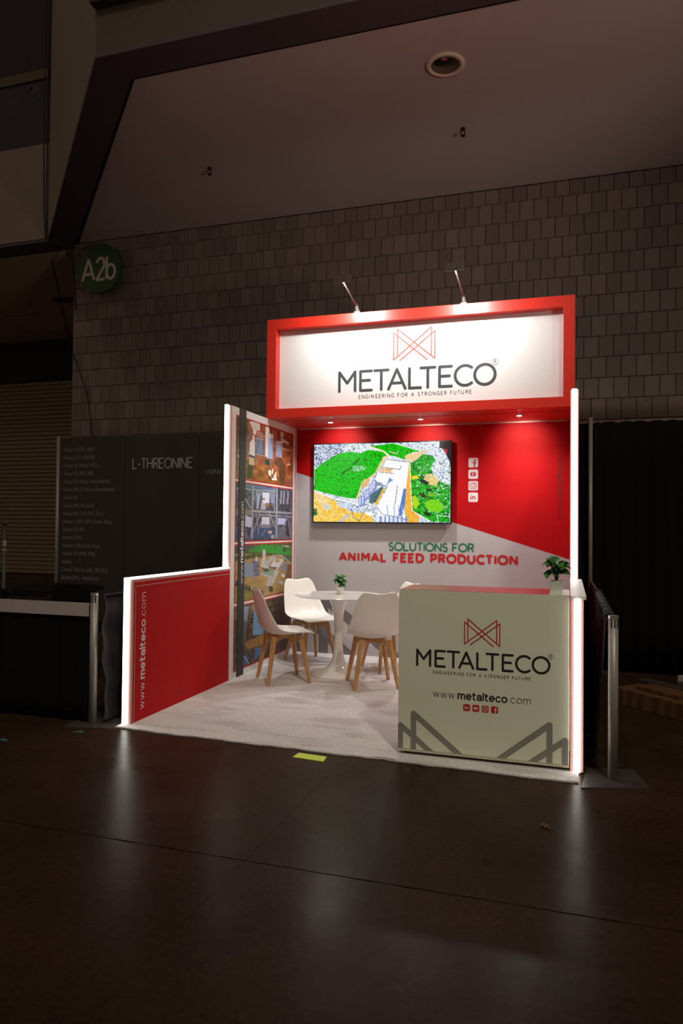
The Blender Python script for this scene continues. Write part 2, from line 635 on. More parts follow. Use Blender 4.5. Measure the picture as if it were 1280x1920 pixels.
def write(fl, text, x, y, h, width, w, k=0, bold=None, cap=True, nx=1.0, miter=False):
    """letters laid from x to x+width, baseline y, cap height h, stroke w; bold=(i0,i1,w2) widens a run of characters"""
    for i, (c, cx) in enumerate(zip(text, spread(text, x, width, h, nx))):
        ww = w
        if bold and bold[0] <= i < bold[1]:
            ww = bold[2]
        for st in G[c][1]:
            fl.stroke([(cx + a * h * nx, y + b * h) for a, b in st], ww, cap=cap, k=k, miter=miter)


LOGO = [[(.815, 1.02), (0, .11), (0, .98), (.914, 0), (.914, .88)], [(.163, 1.0), (1, .126), (1, 1), (.094, 0), (.094, .86)]]


def logo_mark(fl, x, y, w, h, sw, k=0):
    for st in LOGO:
        fl.stroke([(x + a * w, y + (1 - b) * h) for a, b in st], sw, k=k)


def font_text(name, text, plane, x, y, size, width, m, parent, offset=0, spacing=1.0, narrow=1.0):
    c = bpy.data.curves.new(name, 'FONT')
    c.body = text
    c.size = 1
    c.offset = offset
    c.space_character = spacing
    c.resolution_u = 3
    o = bpy.data.objects.new(name, c)
    COL.objects.link(o)
    dg = bpy.context.evaluated_depsgraph_get()
    me = bpy.data.meshes.new_from_object(o.evaluated_get(dg))
    bpy.data.objects.remove(o)
    xs = [v.co.x for v in me.vertices]
    sx = width / (max(xs) - min(xs)) if width else size * narrow
    x_min = min(xs)
    fl = MB()
    off = wloc(parent)
    for v in me.vertices:
        p = plane.p(x + (v.co.x - x_min) * sx, y + v.co.y * size) - off
        v.co = p
    me.name = name
    me.materials.append(m)
    ob = bpy.data.objects.new(name, me)
    COL.objects.link(ob)
    ob.parent = parent
    return ob


# ------------------------------------------------------------------ printed pictures (procedurally painted colour grids)
def homography(src, dst):
    A = []
    B = []
    for (x, y), (u, v) in zip(src, dst):
        A.append([x, y, 1, 0, 0, 0, -u * x, -u * y]); B.append(u)
        A.append([0, 0, 0, x, y, 1, -v * x, -v * y]); B.append(v)
    h = np.linalg.solve(np.array(A, float), np.array(B, float))
    return np.append(h, 1).reshape(3, 3)


def vnoise(h, w, cell, seed=0):
    r = np.random.default_rng(seed)
    gh, gw = int(h / cell) + 3, int(w / cell) + 3
    g = r.random((gh, gw))
    y, x = np.mgrid[0:h, 0:w] / cell
    y0, x0 = y.astype(int), x.astype(int)
    fy, fx = y - y0, x - x0
    fy, fx = fy * fy * (3 - 2 * fy), fx * fx * (3 - 2 * fx)
    return (g[y0, x0] * (1 - fy) * (1 - fx) + g[y0, x0 + 1] * (1 - fy) * fx + g[y0 + 1, x0] * fy * (1 - fx) + g[y0 + 1, x0 + 1] * fy * fx)


class Canvas:
    def __init__(s, w, h, quad, base):
        s.w, s.h = w, h
        s.a = np.zeros((h, w, 3)) + np.array(base, float)
        s.H = homography(quad, [(0, 0), (w, 0), (w, h), (0, h)])
        s.Y, s.X = np.mgrid[0:h, 0:w] + .5

    def T(s, pts):
        p = np.array([(x, y, 1) for x, y in pts], float) @ s.H.T
        return p[:, :2] / p[:, 2:]

    def mask(s, pts):
        q = s.T(pts)
        m = np.zeros((s.h, s.w), bool)
        n = len(q)
        for i in range(n):
            x1, y1 = q[i]
            x2, y2 = q[(i + 1) % n]
            if y1 == y2:
                continue
            c = ((y1 > s.Y) != (y2 > s.Y)) & (s.X < (x2 - x1) * (s.Y - y1) / (y2 - y1) + x1)
            m ^= c
        return m

    def paint(s, m, col, amp=0, cell=3, seed=1, col2=None, thr=.62):
        c = np.array(col, float)
        n = vnoise(s.h, s.w, cell, seed)
        v = c + ((n - .5) * 2 * amp)[..., None]
        s.a[m] = v[m]
        if col2 is not None:
            n2 = vnoise(s.h, s.w, cell * 1.1, seed + 50)
            al = (np.clip((n2 - thr + .10) / .22, 0, 1) * .8)[..., None]
            mixed = s.a * (1 - al) + np.array(col2, float) * al
            s.a[m] = mixed[m]

    def poly(s, pts, col, **kw):
        s.paint(s.mask(pts), col, **kw)

    def line(s, pts, col, wd):
        for (a, b) in zip(pts[:-1], pts[1:]):
            dx, dy = b[0] - a[0], b[1] - a[1]
            L = math.hypot(dx, dy) or 1
            nx, ny = -dy / L * wd / 2, dx / L * wd / 2
            s.poly([(a[0] + nx, a[1] + ny), (b[0] + nx, b[1] + ny), (b[0] - nx, b[1] - ny), (a[0] - nx, a[1] - ny)], col)

    def build(s, name, plane, x0, y0, wd, ht, m, parent):
        a = np.clip(s.a / 255, 0, 1)
        lin = np.where(a <= .04045, a / 12.92, ((a + .055) / 1.055) ** 2.4)
        W1, H1 = s.w + 1, s.h + 1
        off = wloc(parent)
        o, r, u = np.array(plane.o - off), np.array(plane.r), np.array(plane.u)
        gx = x0 + np.arange(W1) / s.w * wd
        gy = y0 + ht - np.arange(H1) / s.h * ht
        P = o + gx[None, :, None] * r + gy[:, None, None] * u
        me = bpy.data.meshes.new(name)
        me.vertices.add(W1 * H1)
        me.vertices.foreach_set('co', P.reshape(-1))
        i = (np.arange(s.h)[:, None] * W1 + np.arange(s.w)[None, :])
        f = np.stack([i, i + W1, i + W1 + 1, i + 1], -1).reshape(-1)
        nf = s.w * s.h
        me.loops.add(nf * 4)
        me.loops.foreach_set('vertex_index', f)
        me.polygons.add(nf)
        me.polygons.foreach_set('loop_start', np.arange(nf) * 4)
        me.update(calc_edges=True)
        at = me.color_attributes.new('print', 'FLOAT_COLOR', 'CORNER')
        c = np.ones((nf, 4, 4), np.float32)
        c[:, :, :3] = lin.reshape(-1, 1, 3)
        at.data.foreach_set('color', c.reshape(-1))
        me.materials.append(m)
        ob = bpy.data.objects.new(name, me)
        COL.objects.link(ob)
        ob.parent = parent
        return ob


# =================================================================== STRUCTURE
XR, YB, HB, TW, YS, HL = 2.857, 3.087, 2.44, .06, 1.487, .995   # booth: width, depth, wall height, wall thickness, step, low height
YW, HC = 6.5, 6.4                                                # hall wall, soffit height

fl_root = box('floor', M['black'], (-36, 12, -18, 13, -.30, -.21))
fl_root['kind'] = 'structure'
XJ, YJ = 1.585, -1.55


def slab(x0, x1, y0, y1, top=True):
    gx, gy = .0006, .0042
    x0 += gx; x1 -= gx; y0 += gy; y1 -= gy

    def edge(y, amp):
        r = random.Random(int(y * 100))
        n = max(2, int((x1 - x0) / .05))
        return [(x0 + (x1 - x0) * i / n, y + (r.uniform(-amp, amp) if 0 < i < n else 0)) for i in range(n + 1)]
    lo, hi = edge(y0, .0022), edge(y1, .0022)
    mb = MB()
    mb.prism(lo + hi[::-1], -.2, 0)
    return mb


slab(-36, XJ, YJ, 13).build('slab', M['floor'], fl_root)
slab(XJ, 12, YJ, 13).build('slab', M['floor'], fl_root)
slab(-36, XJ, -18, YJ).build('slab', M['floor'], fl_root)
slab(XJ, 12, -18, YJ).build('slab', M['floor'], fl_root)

# --- hall wall of upright blocks
wall = box('wall_back', M['mortar'], (-5.65, 7.0, YW + .02, YW + .3, 0, HC + .1))
wall['kind'] = 'structure'
BW, BH, GAP = .2, .297, .007


def block_mb(mb, x0, x1, z0, z1, y, d=0.0):
    c = .006
    g = GAP / 2
    x0 += g; x1 -= g; z0 += g; z1 -= g
    yf = y - d
    v = [(x0, y + .03, z0), (x1, y + .03, z0), (x1, y + .03, z1), (x0, y + .03, z1),
         (x0, yf + c, z0), (x1, yf + c, z0), (x1, yf + c, z1), (x0, yf + c, z1),
         (x0 + c, yf, z0 + c), (x1 - c, yf, z0 + c), (x1 - c, yf, z1 - c), (x0 + c, yf, z1 - c)]
    f = []
    for a in (0, 4):
        for i in range(4):
            j = (i + 1) % 4
            f.append((a + i, a + j, a + 4 + j, a + 4 + i))
    f.append((8, 9, 10, 11))
    mb.add(v, f)


cells = []
k = -14
while True:
    z0 = 4.12 + BH * k
    z1 = min(z0 + BH, HC + .02)
    if z0 > HC - .02:
        break
    z0 = max(z0, 0)
    if z1 > .02:
        x = -5.65 - (.1 if k % 2 else 0)
        while x < 6.9:
            a, b = max(x, -5.65), min(x + BW, 6.98)
            if b - a > .03:
                cells.append((a, b, z0, z1))
            x += BW
    k += 1


def cam_dist(c):
    return (c[0] - 2.84) ** 2 + 10.8 ** 2 + (c[2] - 1.4) ** 2


vis = [c for c in cells if c[2] > 2.9 and c[0] < 4.45 and not (-1.6 < c[0] < 2.9 and c[3] < 4.6)]
vis.sort(key=cam_dist)
near = set(vis[:296])
unit = {}
for c in vis[:296]:
    key = (round(c[1] - c[0], 3), round(c[3] - c[2], 3))
    if key not in unit:
        mb = MB()
        block_mb(mb, 0, key[0], 0, key[1], 0)
        unit[key] = mb.build('block', M['block'], wall)
        o = unit[key]
    else:
        o = unit[key].copy()
        COL.objects.link(o)
        o.parent = wall
    o.location = (c[0], YW - random.uniform(0, .005), c[2])
rest = MB()
for c in cells:
    if c not in near:
        block_mb(rest, *c, YW, random.uniform(0, .005))
rest.build('remaining_blocks', M['block'], wall, kind='stuff')

# side return of the block wall, the far recess with its roller door
o = box('wall_return', M['block'], (-5.65, -5.4, YW + .3, 12.2, 0, HC + .1)); o['kind'] = 'structure'
door = box('door_1', M['black'], (-34, -5.65, 12.06, 12.3, 0, HC)); door['kind'] = 'structure'
mb = MB()
z = 0.0
while z < 5.3:
    h = .115
    mb.add([(-34, 12.05, z), (-5.66, 12.05, z), (-5.66, 12.0, z + h * .3), (-34, 12.0, z + h * .3), (-34, 12.0, z + h * .8), (-5.66, 12.0, z + h * .8),
            (-34, 12.05, z + h), (-5.66, 12.05, z + h)], [(0, 1, 2, 3), (3, 2, 5, 4), (4, 5, 7, 6)])
    z += h
mb.build('slats', M['shutter'], door, kind='stuff')
box('shutter_housing', M['dark'], (-34, -5.66, 11.9, 12.06, 5.3, HC - .01), door)
rc = box('ceiling_recess', M['recess'], (-34, -5.65, 6.65, 12.3, HC, HC + .1)); rc['kind'] = 'structure'
mb = MB()
for a, b in (((-6.5, 6.93), (-10.07, 11.95)), ((-10.14, 9.63), (-10.05, 9.79)), ((-10.05, 9.79), (-8.98, 9.82)),
             ((-10.55, 10.62), (-10.7, 11.31)), ((-10.7, 11.31), (-9.85, 11.22))):
    d = Vector((b[0] - a[0], b[1] - a[1])).normalized() * .012
    nx, ny = -d.y, d.x
    mb.prism([(a[0] + nx, a[1] + ny), (a[0] - nx, a[1] - ny), (b[0] - nx, b[1] - ny), (b[0] + nx, b[1] + ny)], HC - .004, HC + .01)
mb.build('joint_bead', M['dark'], rc)

# --- soffit over the stand
P1, P2 = (-2.03, 2.2), (-6.0, 6.22)
I1, I2 = (-1.84, 2.63), (-5.6, 6.5)
cl = MB().prism([I1, (9, 2.63), (9, 6.5), I2], HC + .03, HC + .12).build('ceiling', M['soffit']); cl['kind'] = 'structure'
o = MB().prism([P1, (9, 2.2), (9, 2.62), (I1[0] - .02, 2.62), (-5.65, 6.5), (-5.65, 6.66), (-34, 6.66), (-34, 6.2), P2], HC, HC + .05).build('trim_1', M['soffit_band'])
o['kind'] = 'structure'
o = MB().prism([(I1[0] - .02, 2.62), (9, 2.62), (9, 2.65), (I1[0], 2.65), (-5.56, 6.5), (-5.65, 6.5)], HC + .004, HC + .024).build('trim_2', M['black'])
o['kind'] = 'structure'


def vwall(name, pts, z0, z1, m, t=.08):
    """upright wall along a floor line"""
    (ax, ay), (bx, by) = pts
    d = Vector((bx - ax, by - ay)).normalized()
    n = Vector((-d.y, d.x)) * t
    o = MB().prism([(ax, ay), (bx, by), (bx + n.x, by + n.y), (ax + n.x, ay + n.y)], z0, z1).build(name, m)
    o['kind'] = 'structure'
    return o


vwall('wall_fascia_front', (P1, (9, 2.2)), HC + .05, 6.92, M['fascia_olive'])
vwall('wall_upper_front', ((P1[0], 2.08), (9, 2.08)), 6.92, 16, M['dark'], t=.2)
vwall('wall_fascia_slanted', (P2, P1), HC + .05, 20, M['fascia_cream'])
vwall('wall_far_left', ((-34, 6.2), (P2[0], 6.2)), HC + .05, 8.16, M['fascia_cream'])
vwall('wall_far_left_band', ((-34, 6.2), (P2[0], 6.2)), 8.16, 9.30, M['purple'])
vwall('trim_3', ((-34, 6.17), (P2[0], 6.17)), 9.33, 9.50, M['ochre'])
vwall('wall_far_left_top', ((-34, 6.2), (P2[0], 6.2)), 9.30, 20, M['dark'])

c = thing('hanging_cable', 'pair of thin dark cables hanging down beside the cream column', 'cable', (-5.97, 6.1, 6.4))
for dx in (0, .07):
    MB().tube([(-6.02 + dx, 6.08, 11.9), (-6.0 + dx, 6.08, 8), (-5.97 + dx * .7, 6.08, 6.9), (-5.93 + dx * .4, 6.08, 6.40)], .011, 6).build('cable', M['dark'], c)
c2 = MB().tube([(-5.93, 6.15, 6.38), (-5.72, 6.3, 6.30), (-5.62, 6.4, 6.1), (-5.58, 6.42, 5.8), (-5.55, 6.44, 5.2)], .018, 6).build('conduit', M['dark'])
tag(c2, 'dark cable looping from the soffit corner down behind the green round sign', 'cable')
c3 = MB().tube([(-5.6, 6.47, 4.4), (-5.3, 6.47, 3.7), (-5.12, 6.47, 2.6)], .009, 6).build('conduit', M['dark'])
tag(c3, 'thin cable sagging down the left end of the block wall', 'cable')
c4 = MB().tube([(-6.35, 6.05, 9.05), (-6.2, 6.0, 9.12), (-6.08, 6.05, 9.0)], .02, 8).build('wall_bracket', M['lamp_arm'])
tag(c4, 'small pale curved bracket high on the dark purple wall at upper left', 'bracket')


# --- recessed can light
dl = thing('recessed_ceiling_light', 'large round recessed downlight with polished reflector, switched off, in the soffit', 'ceiling light', (1.55, 3.43, HC + .03))
MB().lathe([(.155, -.004), (.16, -.022), (.21, -.016), (.215, 0), (.155, -.001)], 40).build('trim_ring', M['recess'], dl, rel=False, smooth=True)
MB().lathe([(.155, -.01), (.15, .06), (.11, .16), (.05, .2), (.001, .2)], 40).build('reflector', M['chrome'], dl, rel=False, smooth=True)
# the soffit opening
cut = MB().lathe([(.156, -.2), (.156, .3)], 40, (1.55, 3.43, HC + .03)).build('cut', None)
md = cl.modifiers.new('lamp_opening', 'BOOLEAN')
md.object = cut
md.operation = 'DIFFERENCE'
md.solver = 'EXACT'
dg = bpy.context.evaluated_depsgraph_get()
me = bpy.data.meshes.new_from_object(cl.evaluated_get(dg))
cl.modifiers.clear()
cl.data = me
bpy.data.objects.remove(cut)
box('wall_roof_slab', M['black'], (-1.5, 9, 2.7, 6.45, HC + .34, HC + .4))['kind'] = 'structure'


def sprinkler(x, y, z, label):
    t = thing('fire_sprinkler', label, 'sprinkler', (x, y, z), group='fire sprinklers on the ceilings')
    MB().lathe([(.03, 0), (.03, -.008), (.012, -.012), (.012, -.03)], 14).build('escutcheon', M['bronze'], t, rel=False)
    for s in (-1, 1):
        MB().tube([(0, 0, -.025), (s * .028, 0, -.045), (s * .026, 0, -.075), (0, 0, -.095)], .007, 6).build('arm', M['bronze'], t, rel=False)
    MB().lathe([(.001, -.09), (.03, -.094), (.03, -.099), (.001, -.103)], 12).build('deflector', M['bronze'], t, rel=False)


sprinkler(1.56, 4.74, HC + .03, 'bronze fire sprinkler in the soffit below the recessed light')
sprinkler(-2.0, 4.73, HC + .03, 'bronze fire sprinkler in the soffit above the left part of the block wall')
sprinkler(-8.76, 8.96, HC, 'dark fire sprinkler in the recess ceiling left of the round green sign')
t = thing('exit_light', 'small pale ceiling fitting in the recess ceiling close to the block wall end', 'ceiling fitting', (-7.83, 9.03, HC))
box('housing', M['dark'], (-8.1, -7.85, 8.9, 9.1, HC - .04, HC), t)
for i in range(3):
    box('fin', M['lamp_arm'], (-7.83 + i * .07, -7.80 + i * .07, 8.93, 9.07, HC - .09, HC), t)

# --- round zone sign
t = thing('zone_sign', 'round green hanging sign reading A2b on the block wall', 'sign', (-4.95, 6.28, 5.42))
pl = MB()
n = 56
cx, cz, r = -4.95, 5.835, .435
ring0 = [(cx + r * math.cos(2 * PI * i / n), 6.28, cz + r * math.sin(2 * PI * i / n)) for i in range(n)]
ring1 = [(x, 6.34, z) for x, y, z in ring0]
pl.add(ring0 + ring1, [tuple(range(n)), tuple(reversed(range(n, 2 * n)))] + [(i, n + i, n + (i + 1) % n, (i + 1) % n) for i in range(n)])
pl.build('sign_disc', M['sign_green'], t)
for dx in (-.2, .2):
    MB().tube([(cx + dx, 6.34, cz), (cx + dx, 6.48, cz)], .012, 8).build('bracket', M['dark'], t)
letters(Plane((cx, 6.28, cz), (1, 0, 0), (0, 0, 1)), 'A2b', -.345, -.20, .375, .66, .05, M['sign_white'], t, cap=False, miter=True, nx=.74)

# =================================================================== THE STAND
# carpet
pts = []
n = 60
for i in range(n + 1):
    x = -.066 + (2.903 + .066) * i / n
    y = -.078 - .088 * i / n + .006 * math.sin(i * .55) + .004 * math.sin(i * 1.7) + (.018 if 36 < i < 40 else 0)
    pts.append((x, y))
pts += [(2.93, YB + .02), (-.066, YB + .02)]
cp = MB().prism(pts, 0.0, .010).build('carpet', M['carpet'])
tag(cp, 'pale grey-white short pile carpet covering the stand floor', 'carpet')

# carpet pile fringe on the front edge
mb = MB()
r_ = random.Random(3)
for i in range(2600):
    tt = r_.random()
    x = -.066 + 2.969 * tt
    j = tt * n
    y = -.078 - .088 * tt + .006 * math.sin(j * .55) + .004 * math.sin(j * 1.7)
    a = r_.uniform(.004, .009)
    z = r_.uniform(.001, .007)
    mb.add([(x - .003, y + .004, z), (x + .003, y + .004, z), (x + r_.uniform(-.004, .004), y - a, z - .001 + r_.uniform(-.001, .003))], [(0, 1, 2)])
mb.build('pile_fringe', M['carpet'], cp, kind='stuff')

ZB = .010
# ---- left wall: low front panel and tall rear panel
lw = thing('low_side_panel', 'low red side panel with glowing edge and white web address on left', 'panel', (-.03, .74, 0))
box('panel_core', M['red'], (-TW, 0, .02, YS, ZB, HL - .018), lw)
box('front_profile', M['profile'], (-TW, .001, 0, .02, ZB, HL), lw)
box('top_profile', M['profile'], (-TW, .001, .02, YS, HL - .018, HL), lw)
box('inner_frame', M['profile'], (.001, .004, .035, .040, ZB, HL - .05), lw)
box('inner_frame', M['profile'], (.001, .004, .035, YS, HL - .05, HL - .045), lw)
box('edge_light', M['led'], (-TW + .002, -.024, -.012, .001, ZB, HL + .012), lw, label='glowing white strip on the front edge')
box('edge_light', M['led'], (-TW + .002, -.024, -.012, YS - .0, HL, HL + .012), lw, label='glowing white strip along the top edge')
PL = Plane((0.0, 0, 0), (0, 1, 0), (0, 0, 1), .002)
PLv = Plane((0, .163, .085), (0, 0, 1), (0, -1, 0), .002)     # reads bottom to top
f = Flat(PLv)
URL = 'www.metalteco.com'
write(f, URL, 0, 0, .060, .81, .0055, bold=(4, 13, .0120))
f.build('web_address', M['ink_white'], lw, label='white lettering www.metalteco.com', kind='stuff')
for (a, b, sx, sy) in ((.64, .875, 1, -1), (1.40, .865, -1, -1), (.64, .075, 1, 1), (1.40, .085, -1, 1)):
    f = Flat(PL)
    f.stroke([(a + sx * .13, b), (a, b), (a, b + sy * .13)], .004, cap=False)
    f.build('corner_mark', M['ink_faint'], lw)

hw = thing('tall_side_panel', 'tall white side panel with four framed photographs and black strap', 'panel', (-.03, 2.3, 0))
box('panel_core', M['white_vinyl'], (-TW, 0, YS + .004, YB, ZB, HB), hw)
box('front_profile', M['profile'], (-TW, 0, YS - .012, YS + .004, HL + .012, HB), hw)
box('edge_light', M['led'], (-TW + .002, -.026, YS - .026, YS - .012, HL + .012, HB + .006), hw, label='glowing white strip on the front edge')
box('black_strap', M['strip_black'], (0, .006, 1.64, 1.775, ZB, HB + .004), hw)
box('black_strap_top', M['strip_black'], (-TW - .004, .006, 1.64, 1.775, HB + .001, HB + .006), hw)
box('corner_profile', M['profile'], (.0, .012, YB - .055, YB - .045, ZB, HB - .003), hw)
PLs = Plane((.006, 1.738, .845), (0, 0, 1), (0, -1, 0), .0015)
f = Flat(PLs)
write(f, URL, 0, 0, .060, .745, .0055, bold=(4, 13, .0120))
f.build('web_address', M['ink_white'], hw, label='white lettering www.metalteco.com', kind='stuff')


def photo(name, cv, z0, z1, label):
    fr = MB()
    y0, y1 = 1.585, 2.965
    PLp = Plane((0, 0, 0), (0, 1, 0), (0, 0, 1), .0012)
    ff = Flat(PLp)
    ff.poly([(y0 - .012, z0 - .012), (y1 + .012, z0 - .012), (y1 + .012, z1 + .012), (y0 - .012, z1 + .012)])
    b = ff.build('photo_border', M['ink_red'], hw, label='thin red border')
    PLq = Plane((0, 0, 0), (0, 1, 0), (0, 0, 1), .0026)
    p = cv.build('photo_print', PLq, y0, z0, y1 - y0, z1 - z0, M['photo'], hw)
    p['label'] = label


def k3(c, q=(0, 0, 0)):
    return c


# photo 1: aerial of a plant on red earth
cv = Canvas(130, 110, [(100, 105), (905, 325), (905, 1068), (90, 985)], (158, 84, 46))
cv.paint(np.ones((110, 130), bool), (158, 84, 46), amp=34, cell=7, seed=3, col2=(125, 66, 38), thr=.68)
cv.poly([(90, 100), (260, 140), (270, 420), (130, 640), (90, 700)], (74, 84, 40), amp=16)
cv.poly([(90, 600), (250, 380), (300, 230), (330, 300), (290, 470), (240, 700), (215, 990), (90, 985)], (128, 98, 72), amp=16)
cv.poly([(275, 160), (425, 190), (430, 290), (330, 300)], (205, 200, 192))
cv.poly([(330, 300), (375, 300), (372, 350), (335, 350)], (225, 225, 222))
cv.poly([(325, 360), (350, 370), (358, 670), (275, 640), (282, 470), (320, 420)], (222, 224, 226))
cv.poly([(275, 635), (358, 665), (356, 695), (272, 668)], (60, 70, 85))
cv.poly([(272, 675), (352, 695), (345, 795), (268, 780)], (205, 188, 150))
cv.poly([(250, 785), (335, 798), (318, 995), (242, 985)], (78, 66, 58))
cv.poly([(365, 390), (478, 400), (474, 650), (360, 625)], (66, 78, 104), amp=26)
for i in range(5):
    cv.poly([(372 + i * 21, 410), (384 + i * 21, 410), (384 + i * 21, 630), (372 + i * 21, 625)], (132, 152, 182))
for i in range(4):
    cv.line([(400 + i * 20, 310), (398 + i * 20, 400)], (190, 196, 206), 7)
cv.line([(365, 405), (480, 412)], (200, 200, 205), 8)
cv.line([(360, 625), (520, 655)], (190, 190, 195), 8)
cv.poly([(505, 225), (558, 240), (560, 690), (505, 640)], (228, 226, 224))
cv.poly([(545, 318), (622, 328), (612, 692), (545, 682)], (136, 160, 202))
for i in range(4):
    cv.line([(558 + i * 16, 335), (556 + i * 16, 685)], (168, 186, 216), 5)
cv.poly([(548, 320), (620, 330), (620, 390), (548, 384)], (220, 220, 218))
cv.poly([(668, 425), (756, 438), (745, 662), (658, 652)], (150, 158, 190))
for i in range(5):
    cv.line([(676 + i * 16, 440), (668 + i * 16, 652)], (182, 186, 206), 5)
cv.poly([(668, 422), (757, 434), (756, 452), (668, 442)], (222, 214, 204))
cv.poly([(722, 290), (756, 300), (772, 402), (846, 436), (842, 462), (730, 428)], (228, 205, 194))
cv.poly([(730, 365), (760, 370), (758, 388), (735, 384)], (60, 50, 50))
cv.poly([(745, 510), (900, 540), (900, 560), (770, 545)], (188, 148, 104))
cv.poly([(505, 690), (575, 705), (568, 790), (505, 770)], (44, 50, 58))
cv.poly([(620, 720), (740, 660), (800, 790), (790, 1050), (720, 1050), (700, 820)], (98, 62, 40), amp=18)
cv.line([(575, 700), (590, 900)], (150, 140, 130), 7)
for q in (((552, 845), (592, 850), (586, 938), (556, 930)), ((598, 965), (678, 970), (676, 996), (600, 990)), ((652, 866), (670, 868), (666, 965), (650, 960)),
          ((606, 826), (622, 832), (614, 912), (600, 900)), ((628, 905), (645, 905), (645, 965), (630, 965)), ((820, 748), (860, 740), (860, 758), (822, 765)),
          ((112, 660), (132, 662), (130, 690), (112, 688))):
    cv.poly(q, (232, 226, 218))
cv.line([(560, 935), (600, 1000)], (50, 40, 40), 16)
for i in range(5):
    cv.line([(380 + i * 20, 770), (375 + i * 20, 840)], (205, 118, 62), 6)
photo('p1', cv, 1.805, 2.36, 'photo of silos on red earth seen from the air')

# photo 2: inside of a steel plant
cv = Canvas(130, 110, [(90, 1040), (905, 1112), (900, 1850), (90, 1910)], (70, 76, 100))
cv.paint(np.ones((110, 130), bool), (72, 76, 98), amp=34, cell=6, seed=9, col2=(38, 42, 62), thr=.6)
cv.poly([(210, 1060), (640, 1100), (640, 1135), (210, 1110)], (96, 104, 150))
cv.poly([(370, 1150), (640, 1160), (640, 1230), (370, 1220)], (120, 126, 150))
cv.poly([(465, 1170), (565, 1175), (565, 1330), (465, 1330)], (208, 214, 230))
cv.poly([(385, 1200), (440, 1200), (410, 1420), (385, 1420)], (150, 160, 195))
cv.poly([(450, 1330), (520, 1335), (520, 1430), (450, 1430)], (160, 164, 180))
cv.poly([(510, 1330), (570, 1340), (560, 1395), (510, 1380)], (150, 92, 60))
cv.poly([(470, 1260), (505, 1262), (505, 1280), (470, 1280)], (150, 50, 60))
cv.poly([(580, 1200), (635, 1210), (630, 1330), (585, 1320)], (120, 134, 180))
cv.poly([(700, 1120), (890, 1130), (890, 1440), (700, 1440)], (58, 58, 78), amp=40, cell=4)
for x in (730, 770, 830):
    cv.poly([(x, 1130), (x + 22, 1132), (x + 14, 1330), (x - 8, 1330)], (150, 150, 176))
cv.poly([(210, 1520), (330, 1560), (310, 1700), (215, 1690)], (176, 184, 216))
cv.poly([(460, 1540), (570, 1540), (570, 1650), (455, 1650)], (188, 190, 208))
cv.poly([(430, 1640), (590, 1670), (590, 1720), (425, 1690)], (120, 124, 134))
cv.poly([(690, 1540), (810, 1545), (805, 1640), (690, 1640)], (178, 182, 224))
cv.poly([(690, 1680), (900, 1690), (900, 1850), (690, 1850)], (92, 94, 108))
cv.poly([(825, 1540), (850, 1540), (880, 1830), (810, 1790)], (30, 32, 44))
cv.poly([(330, 1700), (660, 1690), (660, 1850), (330, 1870)], (58, 74, 110))
cv.poly([(90, 1440), (330, 1440), (330, 1520), (90, 1530)], (112, 112, 116))
for (a, b, w_) in (((90, 1130), (660, 1145), 22), ((320, 1455), (890, 1460), 28), ((430, 1508), (900, 1520), 16), ((330, 1080), (322, 1860), 24),
                   ((675, 1100), (672, 1850), 26), ((345, 1290), (400, 1160), 14), ((440, 1490), (325, 1800), 13), ((565, 1480), (665, 1700), 14),
                   ((830, 1540), (760, 1700), 10), ((835, 1540), (885, 1830), 10), ((640, 1100), (640, 1440), 9), ((210, 1250), (300, 1420), 16),
                   ((515, 1720), (460, 1820), 7), ((380, 1500), (420, 1800), 9), ((220, 1700), (250, 1850), 8)):
    cv.line([a, b], (146, 148, 160), w_)
cv.line([(205, 1280), (228, 1310)], (240, 240, 245), 10)
cv.poly([(550, 1740), (605, 1735), (605, 1780), (555, 1782)], (184, 160, 134))
cv.poly([(595, 1805), (645, 1800), (645, 1850), (598, 1850)], (160, 150, 138))
photo('p2', cv, 1.235, 1.765, 'photo of steel frames inside a factory hall')

# photo 3: silos in green country
cv = Canvas(130, 110, [(80, 105), (830, 55), (830, 745), (80, 915)], (150, 122, 66))
cv.paint(np.ones((110, 130), bool), (160, 130, 72), amp=12, cell=7, seed=21)
cv.poly([(80, 90), (835, 40), (835, 260), (600, 230), (80, 330)], (78, 88, 34), amp=18, cell=4)
cv.poly([(80, 100), (350, 80), (300, 150), (80, 190)], (70, 76, 70), amp=14)
cv.poly([(240, 190), (330, 120), (450, 85), (620, 90), (835, 160), (835, 230), (700, 225), (520, 205), (300, 195)], (44, 138, 38), amp=12, cell=5)
cv.poly([(690, 90), (795, 105), (790, 122), (700, 100)], (190, 190, 186))
cv.poly([(600, 95), (620, 95), (622, 130), (604, 130)], (30, 62, 28))
cv.poly([(705, 130), (750, 135), (745, 190), (710, 185)], (30, 66, 30))
cv.poly([(85, 225), (300, 220), (190, 245), (80, 250)], (150, 150, 130))
cv.poly([(700, 240), (835, 250), (835, 340), (740, 330)], (66, 84, 48), amp=16)
cv.poly([(560, 235), (700, 235), (810, 330), (800, 350), (700, 260)], (150, 148, 152))
cv.poly([(438, 155), (476, 158), (478, 330), (520, 400), (520, 450), (415, 400), (425, 290), (436, 290)], (184, 182, 172))
cv.poly([(450, 360), (560, 250), (610, 260), (510, 400)], (168, 168, 164))
cv.poly([(600, 280), (700, 290), (640, 420), (540, 400)], (196, 194, 190))
cv.poly([(610, 290), (680, 295), (650, 350), (600, 340)], (164, 140, 108))
cv.poly([(520, 400), (650, 410), (650, 440), (540, 430)], (96, 88, 120))
cv.poly([(690, 290), (722, 300), (640, 450), (620, 440)], (190, 192, 186))
cv.poly([(700, 340), (756, 350), (745, 470), (690, 470)], (110, 128, 158), amp=18)
cv.poly([(460, 440), (640, 460), (600, 555), (430, 500)], (128, 148, 134))
